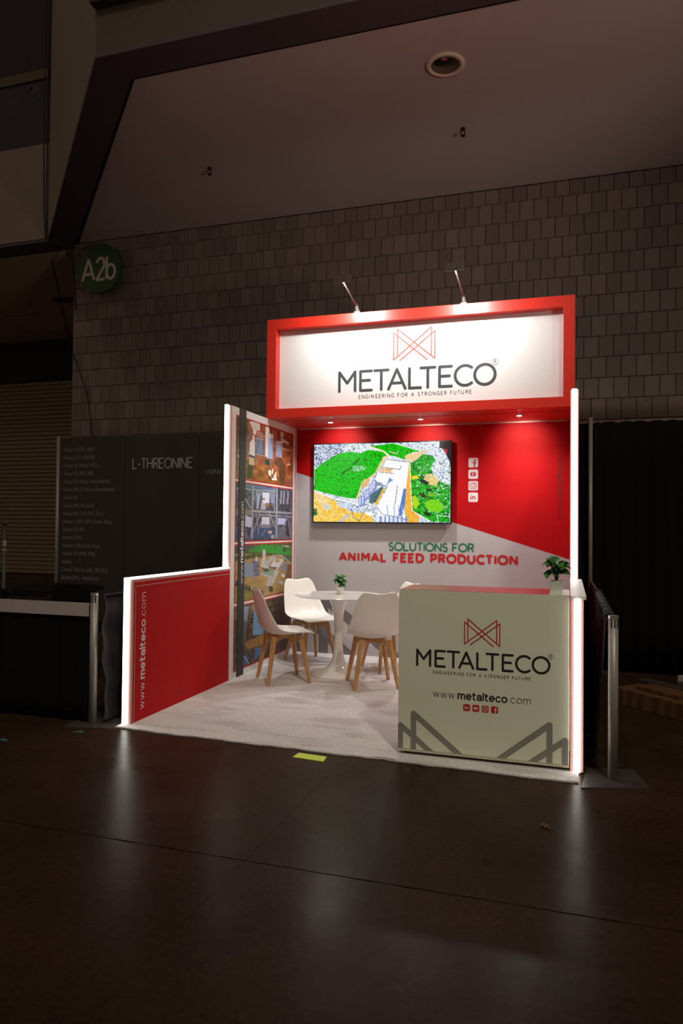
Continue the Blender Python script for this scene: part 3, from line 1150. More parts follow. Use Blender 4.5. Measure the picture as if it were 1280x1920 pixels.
cv.poly([(430, 430), (520, 430), (530, 470), (480, 480)], (60, 76, 60))
cv.poly([(590, 460), (660, 460), (620, 560), (590, 600)], (180, 178, 168))
cv.poly([(420, 490), (620, 560), (590, 645), (560, 690), (490, 670), (515, 560), (410, 520)], (166, 164, 160))
cv.poly([(300, 320), (385, 300), (400, 540), (330, 530)], (98, 96, 122), amp=22)
cv.poly([(345, 262), (370, 262), (372, 330), (345, 330)], (180, 180, 176))
for i in range(4):
    x = 155 + i * 42
    cv.poly([(x, 330 + i * 12), (x + 18, 318 + i * 12), (x + 38, 332 + i * 12), (x + 38, 520 + i * 15), (x + 20, 535 + i * 15), (x, 520 + i * 15)], (112, 136, 160))
    cv.poly([(x + 4, 335 + i * 12), (x + 14, 330 + i * 12), (x + 14, 525 + i * 15), (x + 4, 520 + i * 15)], (150, 170, 186))
cv.poly([(690, 505), (735, 510), (735, 560), (692, 555)], (198, 200, 206))
cv.poly([(665, 600), (718, 610), (718, 670), (660, 650)], (158, 168, 156))
cv.poly([(310, 545), (350, 545), (345, 580), (315, 575)], (186, 100, 100))
cv.poly([(770, 360), (835, 380), (835, 540), (790, 700), (755, 700), (750, 560)], (110, 74, 36), amp=18)
cv.poly([(80, 640), (200, 690), (420, 780), (420, 840), (80, 915)], (126, 118, 28), amp=12)
for i in range(9):
    x = 80 + i * 42
    y = 590 + i * 18
    cv.poly([(x, y + 90), (x + 8, y + 20), (x + 20, y), (x + 36, y + 30), (x + 42, y + 100)], (36, 54, 24), amp=12)
cv.poly([(525, 690), (550, 680), (580, 700), (582, 770), (530, 760)], (30, 50, 22))
photo('p3', cv, .685, 1.195, 'aerial photo of silos in a green landscape')

# photo 4: steel towers and blue roofs
cv = Canvas(130, 110, [(80, 965), (830, 785), (830, 1450), (80, 1755)], (88, 74, 52))
cv.paint(np.ones((110, 130), bool), (86, 72, 50), amp=26, cell=5, seed=31, col2=(48, 36, 26), thr=.58)
cv.poly([(180, 950), (265, 945), (250, 1140), (185, 1120)], (126, 142, 158))
cv.poly([(180, 1130), (250, 1140), (230, 1390), (185, 1380)], (92, 88, 80))
cv.poly([(300, 930), (480, 910), (480, 1020), (300, 1010)], (140, 100, 58), amp=14)
cv.poly([(335, 1010), (465, 1010), (470, 1290), (320, 1310)], (94, 134, 172))
for i in range(4):
    cv.line([(350 + i * 30, 1040), (345 + i * 30, 1300)], (140, 172, 200), 8)
cv.line([(370, 1050), (450, 1200)], (40, 50, 70), 9)
cv.line([(460, 1060), (370, 1140)], (40, 50, 70), 9)
cv.poly([(200, 1400), (470, 1290), (470, 1420), (250, 1480)], (150, 112, 48), amp=20)
cv.poly([(590, 840), (770, 800), (770, 1180), (640, 1180)], (62, 44, 34), amp=20, cell=3)
for i in range(6):
    cv.line([(640 + i * 26, 850), (650 + i * 24, 1180)], (116, 84, 60), 5)
cv.line([(330, 990), (200, 1520)], (44, 34, 30), 13)
cv.line([(290, 960), (215, 1400)], (60, 50, 44), 7)
for i in range(10):
    cv.line([(285 - i * 9, 1080 + i * 45), (345 - i * 11, 1070 + i * 45)], (132, 112, 92), 5)
cv.poly([(360, 1470), (450, 1460), (440, 1560), (340, 1600)], (70, 108, 152), amp=18)
cv.poly([(190, 1580), (280, 1540), (260, 1660), (190, 1700)], (50, 76, 112))
cv.line([(215, 1570), (275, 1660)], (176, 196, 210), 10)
cv.poly([(520, 1420), (760, 1360), (760, 1440), (560, 1520)], (90, 50, 46))
cv.line([(290, 1500), (340, 1650)], (130, 110, 90), 6)
photo('p4', cv, .075, .640, 'photo of blue silos and steel ladders')

# ---- back wall graphics
bw = thing('back_panel', 'stand back panel, red above light grey, with ANIMAL FEED PRODUCTION lettering', 'panel', (1.43, YB + .03, 0))
BT = (2.857 - 0) 
box('panel_core', M['warm_white'], (0, 2.859, YB, YB + TW, ZB, HB - .001), bw)
PB = Plane((0, YB, 0), (1, 0, 0), (0, 0, 1), .0012)
PB2 = Plane((0, YB, 0), (1, 0, 0), (0, 0, 1), .0026)
f = Flat(PB)
f.poly([(0, 1.965), (2.857, 1.078), (2.857, HB), (0, HB)])
f.build('red_field', M['red'], bw, label='red upper field with slanting lower edge')
f = Flat(PB, clip=(.001, 2.857, ZB, HB))
f.stroke([(.33, -.3), (.33, .60), (1.35, -.15)], .105)
f.build('pattern_line', M['ink_grey2'], bw, label='large mid grey logo line near the floor')
f = Flat(Plane((0, YB, 0), (1, 0, 0), (0, 0, 1), .0022), clip=(.001, 2.857, ZB, HB))
f.stroke([(.03, -.3), (.03, .46), (.80, -.13)], .105)
f.build('pattern_line', M['ink_grey2'], bw, label='large mid grey logo line near the floor')
letters(PB2, 'SOLUTIONS FOR', 1.049, 1.134, .077, .880, .0155, M['ink_green'], bw, miter=True, nx=1.05)
letters(PB2, 'ANIMAL FEED PRODUCTION', .507, 1.017, .078, 1.850, .0245, M['ink_red'], bw, miter=True, nx=1.08)
PBv = Plane((2.79, YB, 1.462), (0, 0, 1), (-1, 0, 0), .0026)
f = Flat(PBv)
write(f, URL, 0, 0, .060, .80, .0050, bold=(4, 13, .0115))
f.build('web_address', M['ink_faint'], bw, label='dark red lettering www.metalteco.com', kind='stuff')


def icons(plane, cx, top, sz, gap, parent, mbg, mfg, horizontal=False, order='fyil'):
    for i, c in enumerate(order):
        bgf, fgf, bg2 = Flat(plane), Flat(plane), Flat(plane)
        if horizontal:
            x, y = cx + i * gap, top - sz
        else:
            x, y = cx, top - sz - i * gap
        bgf.rrect(x, y, sz, sz, sz * .17)
        q = lambda a, b: (x + a * sz, y + b * sz)
        if c == 'f':
            fgf.stroke([q(.62, 0), q(.62, .62), q(.66, .76), q(.82, .79)], sz * .12, cap=False, k=1)
            fgf.stroke([q(.42, .48), q(.82, .48)], sz * .10, cap=False, k=1)
        elif c == 'y':
            fgf.rrect(x + .2 * sz, y + .31 * sz, .58 * sz, .38 * sz, .1 * sz, k=1)
            bg2.poly([q(.4, .38), q(.62, .5), q(.4, .62)], k=2)
        elif c == 'i':
            fgf.stroke([q(.3, .16), q(.7, .16), q(.84, .3), q(.84, .7), q(.7, .84), q(.3, .84), q(.16, .7), q(.16, .3)], sz * .05, closed=True, k=1)
            fgf.stroke([q(.5 + .19 * math.cos(a * PI / 8), .5 + .19 * math.sin(a * PI / 8)) for a in range(16)], sz * .05, closed=True, k=1)
            fgf.stroke([q(.7, .69), q(.705, .69)], sz * .08, k=1)
        else:
            fgf.stroke([q(.27, .26), q(.27, .60)], sz * .10, cap=False, k=1)
            fgf.stroke([q(.27, .73), q(.275, .73)], sz * .10, k=1)
            fgf.stroke([q(.45, .26), q(.45, .60)], sz * .10, cap=False, k=1)
            fgf.stroke([q(.45, .46), q(.52, .56), q(.62, .57), q(.71, .48), q(.71, .26)], sz * .10, cap=False, k=1)
        tile = bgf.build('social_icon', mbg, parent, label={'f': 'square icon with f', 'y': 'square icon with play mark', 'i': 'square icon with camera outline', 'l': 'square icon with in'}[c])
        mk = fgf.build('icon_mark', mfg, parent)
        mk.parent = tile
        if bg2.mb.v:
            bg2.build('play_mark', mbg, parent).parent = tile


icons(PB2, 1.874, 2.087, .097, .1173, bw, M['ink_white'], M['ink_red'])

# ---- right wall: low front part + tall rear part, each edged with light
rl = thing('low_end_panel', 'low right end panel with glowing front edge beside the counter', 'panel', (XR + .035, .74, 0))
box('panel_core', M['red'], (XR + .004, XR + TW + .01, .012, YS, ZB, HL - .02), rl)
box('front_profile', M['profile'], (XR + .001, XR + TW + .012, 0, .012, ZB, HL - .02), rl)
box('top_cap', M['white_vinyl'], (XR + .001, XR + TW + .026, -.006, YS, HL - .02, HL - .002), rl, label='pale top cap')
box('edge_light', M['led'], (XR + .022, XR + .055, -.014, 0, ZB, HL - .02), rl, label='glowing white strip on the front edge')
rt = thing('tall_end_panel', 'tall right end panel with glowing front edge rising to the red header', 'panel', (XR + .03, 2.3, 0))
box('panel_core', M['red'], (XR + .004, XR + TW, YS + .012, YB + .06, ZB, HB), rt)
box('front_profile', M['profile'], (XR + .002, XR + TW, YS, YS + .012, HL, HB), rt)
box('edge_light', M['led'], (XR + .012, XR + .050, YS - .014, YS, HL, HB + .004), rt, label='glowing white strip on the front edge')

# ---- television
tv = thing('television', 'wide wall television showing an aerial view of an industrial site and fields', 'television', (.965, YB - .04, 1.41))
TX0, TX1, TZ0, TZ1, TY = .218, 1.712, 1.412, 2.266, 3.02
mb = MB()
b0 = .012
mb.box(TX0, TX1, TY, TY + .035, TZ0, TZ1)
mb.build('casing', M['tv_case'], tv, bevel=.003)
box('wall_mount', M['tv_case'], (.6, 1.3, TY + .035, YB - .004, 1.6, 2.1), tv)
mb = MB()
for bx in ((TX0, TX1, TY - .004, TY, TZ0, TZ0 + .014), (TX0, TX1, TY - .004, TY, TZ1 - .010, TZ1), (TX0, TX0 + .010, TY - .004, TY, TZ0, TZ1), (TX1 - .010, TX1, TY - .004, TY, TZ0, TZ1)):
    mb.box(*bx)
mb.build('bezel', M['tv_case'], tv)
CW, CH = 330, 190
cv = Canvas(CW, CH, [(65, 82), (1040, 56), (1040, 648), (68, 640)], (236, 240, 250))
al = np.ones((CH, CW), bool)
cv.paint(al, (226, 232, 246), amp=18, cell=3, seed=41, col2=(110, 130, 166), thr=.74)
cv.paint(al & (vnoise(CH, CW, 2.4, 77) > .78), (90, 140, 90))
cv.poly([(66, 230), (66, 90), (300, 75), (240, 170), (110, 260)], (206, 214, 232), amp=34, cell=2.2, seed=4, col2=(40, 66, 112), thr=.6)
GR, DK = (8, 196, 4), (6, 112, 10)
cv.poly([(68, 265), (140, 205), (230, 150), (310, 132), (400, 142), (450, 118), (560, 132), (586, 165), (540, 235), (500, 292), (440, 340), (402, 372), (404, 420), (374, 474),
         (310, 470), (180, 440), (68, 410)], GR, amp=16, cell=2.6, seed=5, col2=DK, thr=.72)
cv.poly([(330, 240), (400, 232), (440, 245), (420, 270), (350, 278)], (120, 200, 130), amp=60, cell=2, seed=6)
cv.line([(392, 182), (345, 226)], (10, 70, 20), 8)
cv.line([(340, 245), (260, 290)], (10, 80, 20), 9)
cv.poly([(470, 92), (640, 70), (740, 98), (822, 128), (760, 140), (730, 170), (715, 192), (640, 165), (600, 160), (560, 130), (520, 118)], GR, amp=16, cell=2.6, seed=8, col2=DK, thr=.74)
cv.line([(440, 88), (560, 130), (600, 160)], (250, 236, 200), 10)
cv.line([(640, 72), (830, 128)], (240, 240, 232), 6)
cv.line([(600, 130), (655, 150), (660, 128)], (240, 230, 190), 5)
cv.poly([(712, 165), (742, 148), (830, 132), (856, 118), (880, 122), (842, 150), (772, 205), (716, 192)], (240, 206, 150), amp=14)
cv.poly([(750, 215), (800, 190), (840, 150), (910, 160), (930, 190), (900, 250), (930, 330), (1036, 380), (1036, 645), (900, 640), (772, 560), (758, 400)], (14, 176, 10), amp=34,
        cell=3, seed=12, col2=(4, 84, 14), thr=.66)
mm = cv.mask([(780, 200), (1036, 260), (1036, 600), (820, 560)]) & (vnoise(CH, CW, 2.6, 99) > .8)
cv.paint(mm, (210, 226, 220))
cv.poly([(860, 300), (905, 292), (960, 340), (940, 385), (880, 370), (850, 330)], (222, 200, 130), amp=24)
cv.poly([(805, 338), (842, 332), (890, 358), (872, 378)], (24, 38, 36))
cv.poly([(760, 310), (800, 305), (815, 325), (770, 336)], (244, 214, 10))
cv.poly([(855, 505), (900, 478), (960, 490), (1000, 540), (960, 572), (880, 560)], (120, 212, 10), amp=14)
cv.poly([(770, 460), (790, 450), (822, 510), (790, 552), (772, 520)], (172, 220, 8))
cv.poly([(820, 440), (850, 428), (868, 462), (838, 470)], (52, 60, 8))
cv.poly([(850, 570), (890, 575), (905, 600), (862, 596)], (8, 40, 12))
cv.poly([(870, 400), (900, 402), (915, 420), (880, 418)], (10, 60, 14))
cv.poly([(880, 440), (920, 432), (930, 456), (886, 460)], (120, 190, 20))
cv.poly([(724, 205), (748, 210), (757, 400), (770, 562), (822, 602), (812, 645), (732, 645), (716, 560), (718, 380)], (240, 180, 62), amp=14)
cv.line([(749, 212), (758, 400), (770, 562), (900, 638)], (252, 250, 236), 5)
cv.line([(945, 595), (1036, 605)], (236, 244, 240), 5)
cv.line([(945, 595), (955, 645)], (236, 244, 240), 5)
cv.poly([(560, 168), (600, 160), (500, 300), (440, 352), (408, 392), (380, 480), (360, 500), (402, 372), (440, 335), (500, 285)], (240, 206, 150), amp=12)
cv.poly([(400, 360), (430, 330), (468, 332), (450, 380), (410, 398)], (226, 184, 128), amp=16)
cv.poly([(575, 180), (745, 212), (722, 400), (700, 520), (728, 645), (520, 645), (530, 500), (600, 380), (500, 340), (520, 280)], (250, 250, 252), amp=5)
cv.poly([(560, 400), (578, 392), (520, 520), (500, 516)], (246, 182, 60))
for a, b in (((578, 188), (530, 280)), ((580, 188), (730, 208)), ((540, 245), (680, 262)), ((530, 282), (640, 292)), ((590, 248), (590, 262)), ((690, 230), (680, 262))):
    cv.line([a, b], (92, 84, 90), 4)
cv.poly([(545, 252), (630, 258), (610, 286), (540, 278)], (236, 196, 140), amp=24, cell=2)
cv.poly([(605, 320), (632, 340), (600, 360), (582, 386)], (110, 150, 220))
cv.line([(520, 372), (582, 384)], (60, 70, 90), 5)
cv.poly([(470, 440), (560, 380), (560, 400), (510, 500), (462, 510)], (70, 110, 116), amp=30, cell=2)
for (x, y) in ((400, 462), (420, 455), (440, 412), (455, 405), (472, 372), (485, 362), (500, 340)):
    cv.poly([(x - 15, y + 8), (x - 6, y - 6), (x + 8, y - 4), (x + 16, y + 16), (x + 14, y + 62), (x, y + 78), (x - 13, y + 62)], (128, 140, 200))
    cv.poly([(x - 11, y + 10), (x - 3, y - 2), (x + 3, y + 10), (x, y + 64), (x - 10, y + 56)], (206, 214, 240))
cv.line([(662, 378), (646, 516)], (40, 40, 50), 4)
cv.poly([(706, 402), (724, 400), (716, 520), (690, 604), (668, 600)], (76, 124, 200))
for i in range(7):
    x = 532 + i * 30
    cv.poly([(x, 606 + i * 2), (x + 12, 598), (x + 22, 606), (x + 22, 645), (x, 645)], (120, 146, 206))
    cv.poly([(x + 2, 610), (x + 9, 604), (x + 9, 645), (x + 2, 645)], (226, 234, 248))
cv.line([(520, 540), (560, 590), (640, 602), (735, 628)], (70, 90, 130), 4)
for x in (590, 640, 672, 696):
    cv.line([(x, 520), (x + 4, 600)], (150, 170, 220), 6)
cv.poly([(68, 420), (200, 480), (330, 540), (400, 560), (480, 600), (500, 645), (68, 645)], (246, 196, 66), amp=20, cell=3, seed=17, col2=(244, 222, 170), thr=.62)
cv.poly([(72, 425), (140, 452), (180, 500), (110, 520), (80, 470)], (240, 214, 150), amp=20)
cv.line([(68, 415), (200, 470), (380, 516)], (250, 250, 240), 7)
cv.poly([(225, 500), (300, 500), (370, 520), (420, 580), (340, 570), (250, 530)], (214, 224, 244), amp=34, cell=2, col2=(70, 80, 110), thr=.66)
cv.poly([(236, 640), (320, 580), (336, 590), (270, 645)], (206, 196, 190))
cv.line([(340, 560), (352, 610), (392, 636), (430, 560)], (70, 76, 96), 4)
cv.poly([(130, 520), (160, 512), (185, 545), (158, 560)], (206, 214, 226), amp=30, cell=2)
cv.poly([(68, 545), (88, 545), (96, 590), (68, 600)], (50, 110, 60), amp=40, cell=2)
cv.poly([(440, 570), (490, 575), (488, 600), (445, 594)], (252, 252, 252))
cv.poly([(960, 58), (1040, 56), (1040, 245), (1030, 200), (1010, 160), (985, 112), (960, 104)], (12, 8, 12))
cv.poly([(992, 112), (1014, 112), (1016, 150), (1004, 150)], (200, 20, 40))
cv.poly([(962, 64), (984, 64), (984, 100), (964, 100)], (42, 40, 52), amp=20, cell=2)
cv.build('screen', Plane((0, TY, 0), (1, 0, 0), (0, 0, 1), .001), TX0 + .010, TZ0 + .014, TX1 - TX0 - .02, TZ1 - TZ0 - .024, M['screen'], tv)['label'] = 'lit screen picture'

# ---- header box
HX0, HX1, HY, HT = -.014, 2.897, 2.27, 3.42
hd = thing('header_box', 'red lit header box with recessed white METALTECO sign above the stand', 'sign', (1.44, 2.68, HB))
fw = .098
pts_o = [(HX0, HB), (HX1, HB), (HX1, HT), (HX0, HT)]
pts_i = [(HX0 + fw, HB + fw - .008), (HX1 - fw, HB + fw - .008), (HX1 - fw, HT - fw), (HX0 + fw, HT - fw)]
mb = MB()
dep = .10
v = [(x, HY, z) for x, z in pts_o] + [(x, HY, z) for x, z in pts_i] + [(x, HY + dep, z) for x, z in pts_i] + [(x, YB + .055, z) for x, z in pts_o]
fs = []
for i in range(4):
    j = (i + 1) % 4
    fs += [(i, j, 4 + j, 4 + i), (4 + i, 4 + j, 8 + j, 8 + i), (j, i, 12 + i, 12 + j)]
fs.append((15, 14, 13, 12))
mb.add(v, fs)
mb.build('frame', M['red_head'], hd, bevel=.002)
box('sign_panel', M['white_vinyl'], (HX0 + fw, HX1 - fw, HY + dep - .002, HY + dep + .01, HB + fw - .008, HT - fw), hd, label='recessed white panel')
PH = Plane((0, HY + dep - .002, 0), (1, 0, 0), (0, 0, 1), .0015)
f = Flat(PH)
logo_mark(f, 1.253, 2.958, .397, .30, .011)
f.build('logo_mark', M['ink_logo'], hd, label='coral zigzag butterfly logo')
letters(PH, 'METALTECO', .715, 2.690, .185, 1.49, .027, M['ink'], hd)
f = Flat(PH)
write(f, 'ENGINEERING FOR A STRONGER FUTURE', .913, 2.613, .0335, 1.078, .0044, cap=False, nx=.86)
f.stroke([(2.203 + .027 * math.cos(a * PI / 10), 2.893 + .027 * math.sin(a * PI / 10)) for a in range(20)], .0035, closed=True, nd=6)
f.stroke([(2.195, 2.877), (2.195, 2.909), (2.204, 2.909), (2.211, 2.902), (2.204, 2.894), (2.195, 2.894)], .0035)
f.stroke([(2.203, 2.894), (2.212, 2.877)], .0035)
f.build('tagline', M['ink'], hd, label='small grey tagline and registered mark', kind='stuff')
# seam and light slot on the underside
box('underside_seam', M['ink_faint'], (HX0 + .06, XR - .02, HY + .235, HY + .240, HB - .0025, HB - .0002), hd)
box('rear_trim', M['profile'], (HX0 + .05, XR - .02, YB - .030, YB - .012, HB - .012, HB - .0005), hd)
for i, x in enumerate((.533, 1.462, 2.402)):
    pos = ('left', 'middle', 'right')[i]
    t = thing('downlight', 'small lit round downlight under the red header, ' + ('nearest the photo panel', 'above the television', 'nearest the glowing right edge')[i], 'downlight', (x, 2.65, HB - .004), group='downlights under the header')
    MB().lathe([(.036, .0035), (.036, -.001), (.026, -.004), (.024, .003), (.001, .003)], 28).build('bezel', M['alu'], t, rel=False, smooth=True)
    MB().lathe([(.024, .0025), (.018, -.0055), (.001, -.007)], 24).build('lens', M['down'], t, rel=False, smooth=True)
    lamp('downlight_wall_beam', 'SPOT', (x, 2.65, HB - .02), (x, 3.08, HB - .26), 22, (1, .88, .76), spot_size=math.radians(92), spot_blend=1.0, shadow_soft_size=.03)
    lamp('downlight_beam', 'SPOT', (x, 2.65, HB - .02), (x, 2.35, 0), 50, (1, .97, .96), spot_size=math.radians(150), spot_blend=.9, shadow_soft_size=.03)

# ---- arm floodlights on the header
for (x, yb, yh, zh, lab) in ((.915, 2.30, 1.80, 3.575, 'left slim arm floodlight leaning out over the red header'),
                            (1.929, 2.30, 1.73, 3.560, 'right slim arm floodlight leaning out over the red header')):
    t = thing('arm_floodlight', lab, 'lamp', (x, yb, HT), group='arm floodlights on the header')
    MB().box(x - .028, x + .028, yb - .03, yb + .05, HT, HT + .012).build('mount_plate', M['lamp_grey'], t)
    MB().tube([(x, yb, HT + .005), (x, yb - .05, HT + .07)], [.024, .010], 12).build('socket', M['lamp_grey'], t)
    MB().tube([(x, yb - .04, HT + .06), (x, yh + .03, zh - .01)], .0065, 8).build('arm', M['lamp_arm'], t)
    h = MB()
    # flat head tilted towards the sign
    c0 = Vector((x, yh, zh))
    tgt = Vector((x, 2.33, 3.22))
    dv = (tgt - c0).normalized()
    rt_ = Vector((1, 0, 0))
    up_ = dv.cross(rt_).normalized()
    q = [c0 + rt_ * a + up_ * b for a, b in ((-.082, -.04), (.082, -.04), (.082, .04), (-.082, .04))]
    q2 = [p - dv * .022 for p in q]
    h.quad4(q2, q)
    h.build('lamp_head', M['lamp_grey'], t, bevel=.004)
    h = MB()
    for i in range(7):
        a = -.066 + i * .022
        pq = [c0 - dv * .022 + rt_ * (a + s1) + up_ * s2 for s1, s2 in ((-.003, -.036), (.003, -.036), (.003, .036), (-.003, .036))]
        h.quad4([p - dv * .012 for p in pq], pq)
    h.build('cooling_fins', M['lamp_grey'], t)
    h = MB()
    q = [c0 + dv * .001 + rt_ * a + up_ * b for a, b in ((-.07, -.032), (.07, -.032), (.07, .032), (-.07, .032))]
    h.add([tuple(p) for p in q], [(0, 1, 2, 3)])
    h.build('lens', M['floodlens'], t)
    lo = c0 + dv * .02
    lamp('floodlight_beam', 'AREA', tuple(lo), tuple(lo + dv), 17, (1, .99, .97), shape='RECTANGLE', size=.14, size_y=.07, spread=math.radians(165))

# ---- reception counter
CX0, CX1, CY0, CY1, CZ0, CZ1 = 1.868, 2.853, 0.0, .405, .030, .996
ct = thing('reception_counter', 'white and red reception counter with METALTECO logo on its front', 'counter', (2.36, .2, ZB))
box('body', M['counter_white'], (CX0, CX1, CY0, CY1, CZ0 + .012, CZ1 - .004), ct, bevel=.0025)
box('base_board', M['counter_base'], (CX0 - .002, CX1 + .001, CY0 - .004, CY1, CZ0 - .002, CZ0 + .012), ct)
box('plinth', M['black'], (CX0 + .03, CX1 - .03, CY0 + .03, CY1 - .03, ZB, CZ0), ct)
box('top_panel', M['white_vinyl'], (CX0, CX1, CY0, CY1, CZ1 - .004, CZ1), ct, label='white top edge')
box('top_graphic', M['counter_red'], (CX0 + .004, 2.74, CY0 + .004, CY1 - .004, CZ1, CZ1 + .0015), ct, label='red printed top')
PC = Plane((0, CY0, 0), (1, 0, 0), (0, 0, 1), .0012)
f = Flat(PC)
logo_mark(f, 2.265, .686, .203, .150, .0062)
f.build('logo_mark', M['ink_red'], ct, label='red zigzag butterfly logo')
letters(PC, 'METALTECO', 1.983, .548, .091, .762, .0135, M['ink_black'], ct)
f = Flat(PC)
write(f, 'ENGINEERING FOR A STRONGER FUTURE', 2.081, .503, .0165, .560, .0024, cap=False, nx=.86)
f.stroke([(2.752 + .014 * math.cos(a * PI / 10), .645 + .014 * math.sin(a * PI / 10)) for a in range(20)], .002, closed=True, nd=6)
f.stroke([(2.748, .637), (2.748, .653), (2.753, .653), (2.756, .649), (2.753, .645), (2.748, .645)], .002, nd=6)
f.stroke([(2.753, .645), (2.757, .637)], .002, nd=6)
f.build('tagline', M['ink_black'], ct, label='small black tagline and registered mark', kind='stuff')
f = Flat(PC)
write(f, URL, 2.082, .366, .042, .560, .0032, bold=(4, 13, .0078))
f.build('web_address', M['ink_black'], ct, label='black lettering www.metalteco.com', kind='stuff')
icons(Plane((0, CY0, 0), (1, 0, 0), (0, 0, 1), .0012), 2.2595, .3375, .0395, .0538, ct, M['ink_red'], M['counter_white'], horizontal=True, order='lyif')
for i, st in enumerate(([(1.883, -.1), (1.883, .180), (2.19, -.06)], [(1.963, -.1), (1.963, .256), (2.36, -.06)], [(2.747, -.1), (2.747, .258), (2.36, -.050)],
                       [(2.832, -.1), (2.832, .178), (2.54, -.045)])):
    f = Flat(Plane((0, CY0, 0), (1, 0, 0), (0, 0, 1), .0004 + .0006 * (i % 2)), clip=(CX0 + .001, CX1 - .001, CZ0 + .013, .9))
    f.stroke(st, .034)
    f.build('pattern_line', M['ink_grey'], ct, label='large grey cropped logo line at the bottom')


# ---- pot plants
def leaf_mesh(L, Wd):
    n, mws = 7, 4
    v, fcs = [], []
    for i in range(n + 1):
        t = i / n
        w = Wd * math.sin(PI * min(1, t ** .85)) ** .7 * (.98 if t < 1 else 0) + .0004
        for j in range(mws + 1):
            s = j / mws * 2 - 1
            v.append((t * L, s * w, .10 * L * math.sin(t * PI) - .22 * L * t * t + abs(s) * w * .35))
    for i in range(n):
        for j in range(mws):
            a = i * (mws + 1) + j
            fcs.append((a, a + mws + 1, a + mws + 2, a + 1))
    me = bpy.data.meshes.new('leaf')
    me.from_pydata(v, [], fcs)
    me.polygons.foreach_set('use_smooth', [True] * len(me.polygons))
    me.materials.append(M['leaf'])
    return me


def plant(loc, s, label, seed, square=False, nl=15):
    t = thing('potted_plant', label, 'plant', loc, group='small potted plants')
    if square:
        mb = MB()
        a, b, h = .030, .0375, .078
        q = lambda r, z: [(-r, -r, z), (r, -r, z), (r, r, z), (-r, r, z)]
        v = q(a, 0) + q(b, h) + q(b - .004, h) + q(b - .006, h - .012)
        fs = [(3, 2, 1, 0), (12, 13, 14, 15)]
        for k in range(3):
            for i in range(4):
                j = (i + 1) % 4
                fs.append((k * 4 + i, k * 4 + j, k * 4 + 4 + j, k * 4 + 4 + i))
        mb.add(v, fs)
        mb.build('pot', M['pot'], t, rel=False, bevel=.004)
        ph = h
    else:
        ph = .066
        MB().lathe([(.027, 0), (.030, .002), (.034, ph), (.031, ph), (.029, ph - .010), (.001, ph - .010)], 28).build('pot', M['pot'], t, rel=False, smooth=False)
    MB().lathe([(.024, ph - .011), (.018, ph - .006), (.001, ph - .005)], 16).build('soil', M['soil'], t, rel=False)
    r = random.Random(seed)
    base = leaf_mesh(.056 * s, .029 * s)
    base2 = leaf_mesh(.066 * s, .033 * s)
    stm = MB()
    for i in range(nl):
        az = i * 2.4 + r.uniform(-.3, .3)
        el = r.uniform(-.1, 1.15)
        hh = ph + r.uniform(.020, .085) * s
        rad = r.uniform(.004, .016) * s
        p = Vector((rad * math.cos(az), rad * math.sin(az), hh))
        stm.tube([(p.x * .3, p.y * .3, ph - .008), (p.x * .6, p.y * .6, (ph + hh) / 2), tuple(p)], .0022, 5)
        o = bpy.data.objects.new('leaf', base if i % 2 else base2)
        COL.objects.link(o)
        o.parent = t
        o.location = p
        o.rotation_euler = (r.uniform(-.4, .4), -el + .25, az)
    stm.build('stems', M['stem'], t, rel=False)
    return t


plant((.80, 2.19, .7415), 1.0, 'small green plant in a round white pot on the round white table', 5, nl=24)
plant((2.780, .075, CZ1), 1.15, 'leafy green plant in a square white pot on the counter end', 12, square=True, nl=24)

# ---- round tulip table
tb = thing('tulip_table', 'round white pedestal table among the four chairs', 'table', (.812, 2.11, ZB))
MB().lathe([(.001, .715), (.36, .715), (.405, .722), (.416, .728), (.412, .7315), (.001, .7315)], 72).build('tabletop', M['white_gloss'], tb, rel=False, smooth=False)
prof = [(.262, 0), (.265, .004), (.255, .010), (.20, .020), (.14, .036), (.095, .065), (.066, .11), (.050, .17), (.041, .26), (.037, .36), (.039, .46), (.047, .55),
        (.062, .63), (.085, .685), (.12, .714)]
MB().lathe(prof, 64).build('pedestal', M['white_gloss'], tb, rel=False, smooth=True)


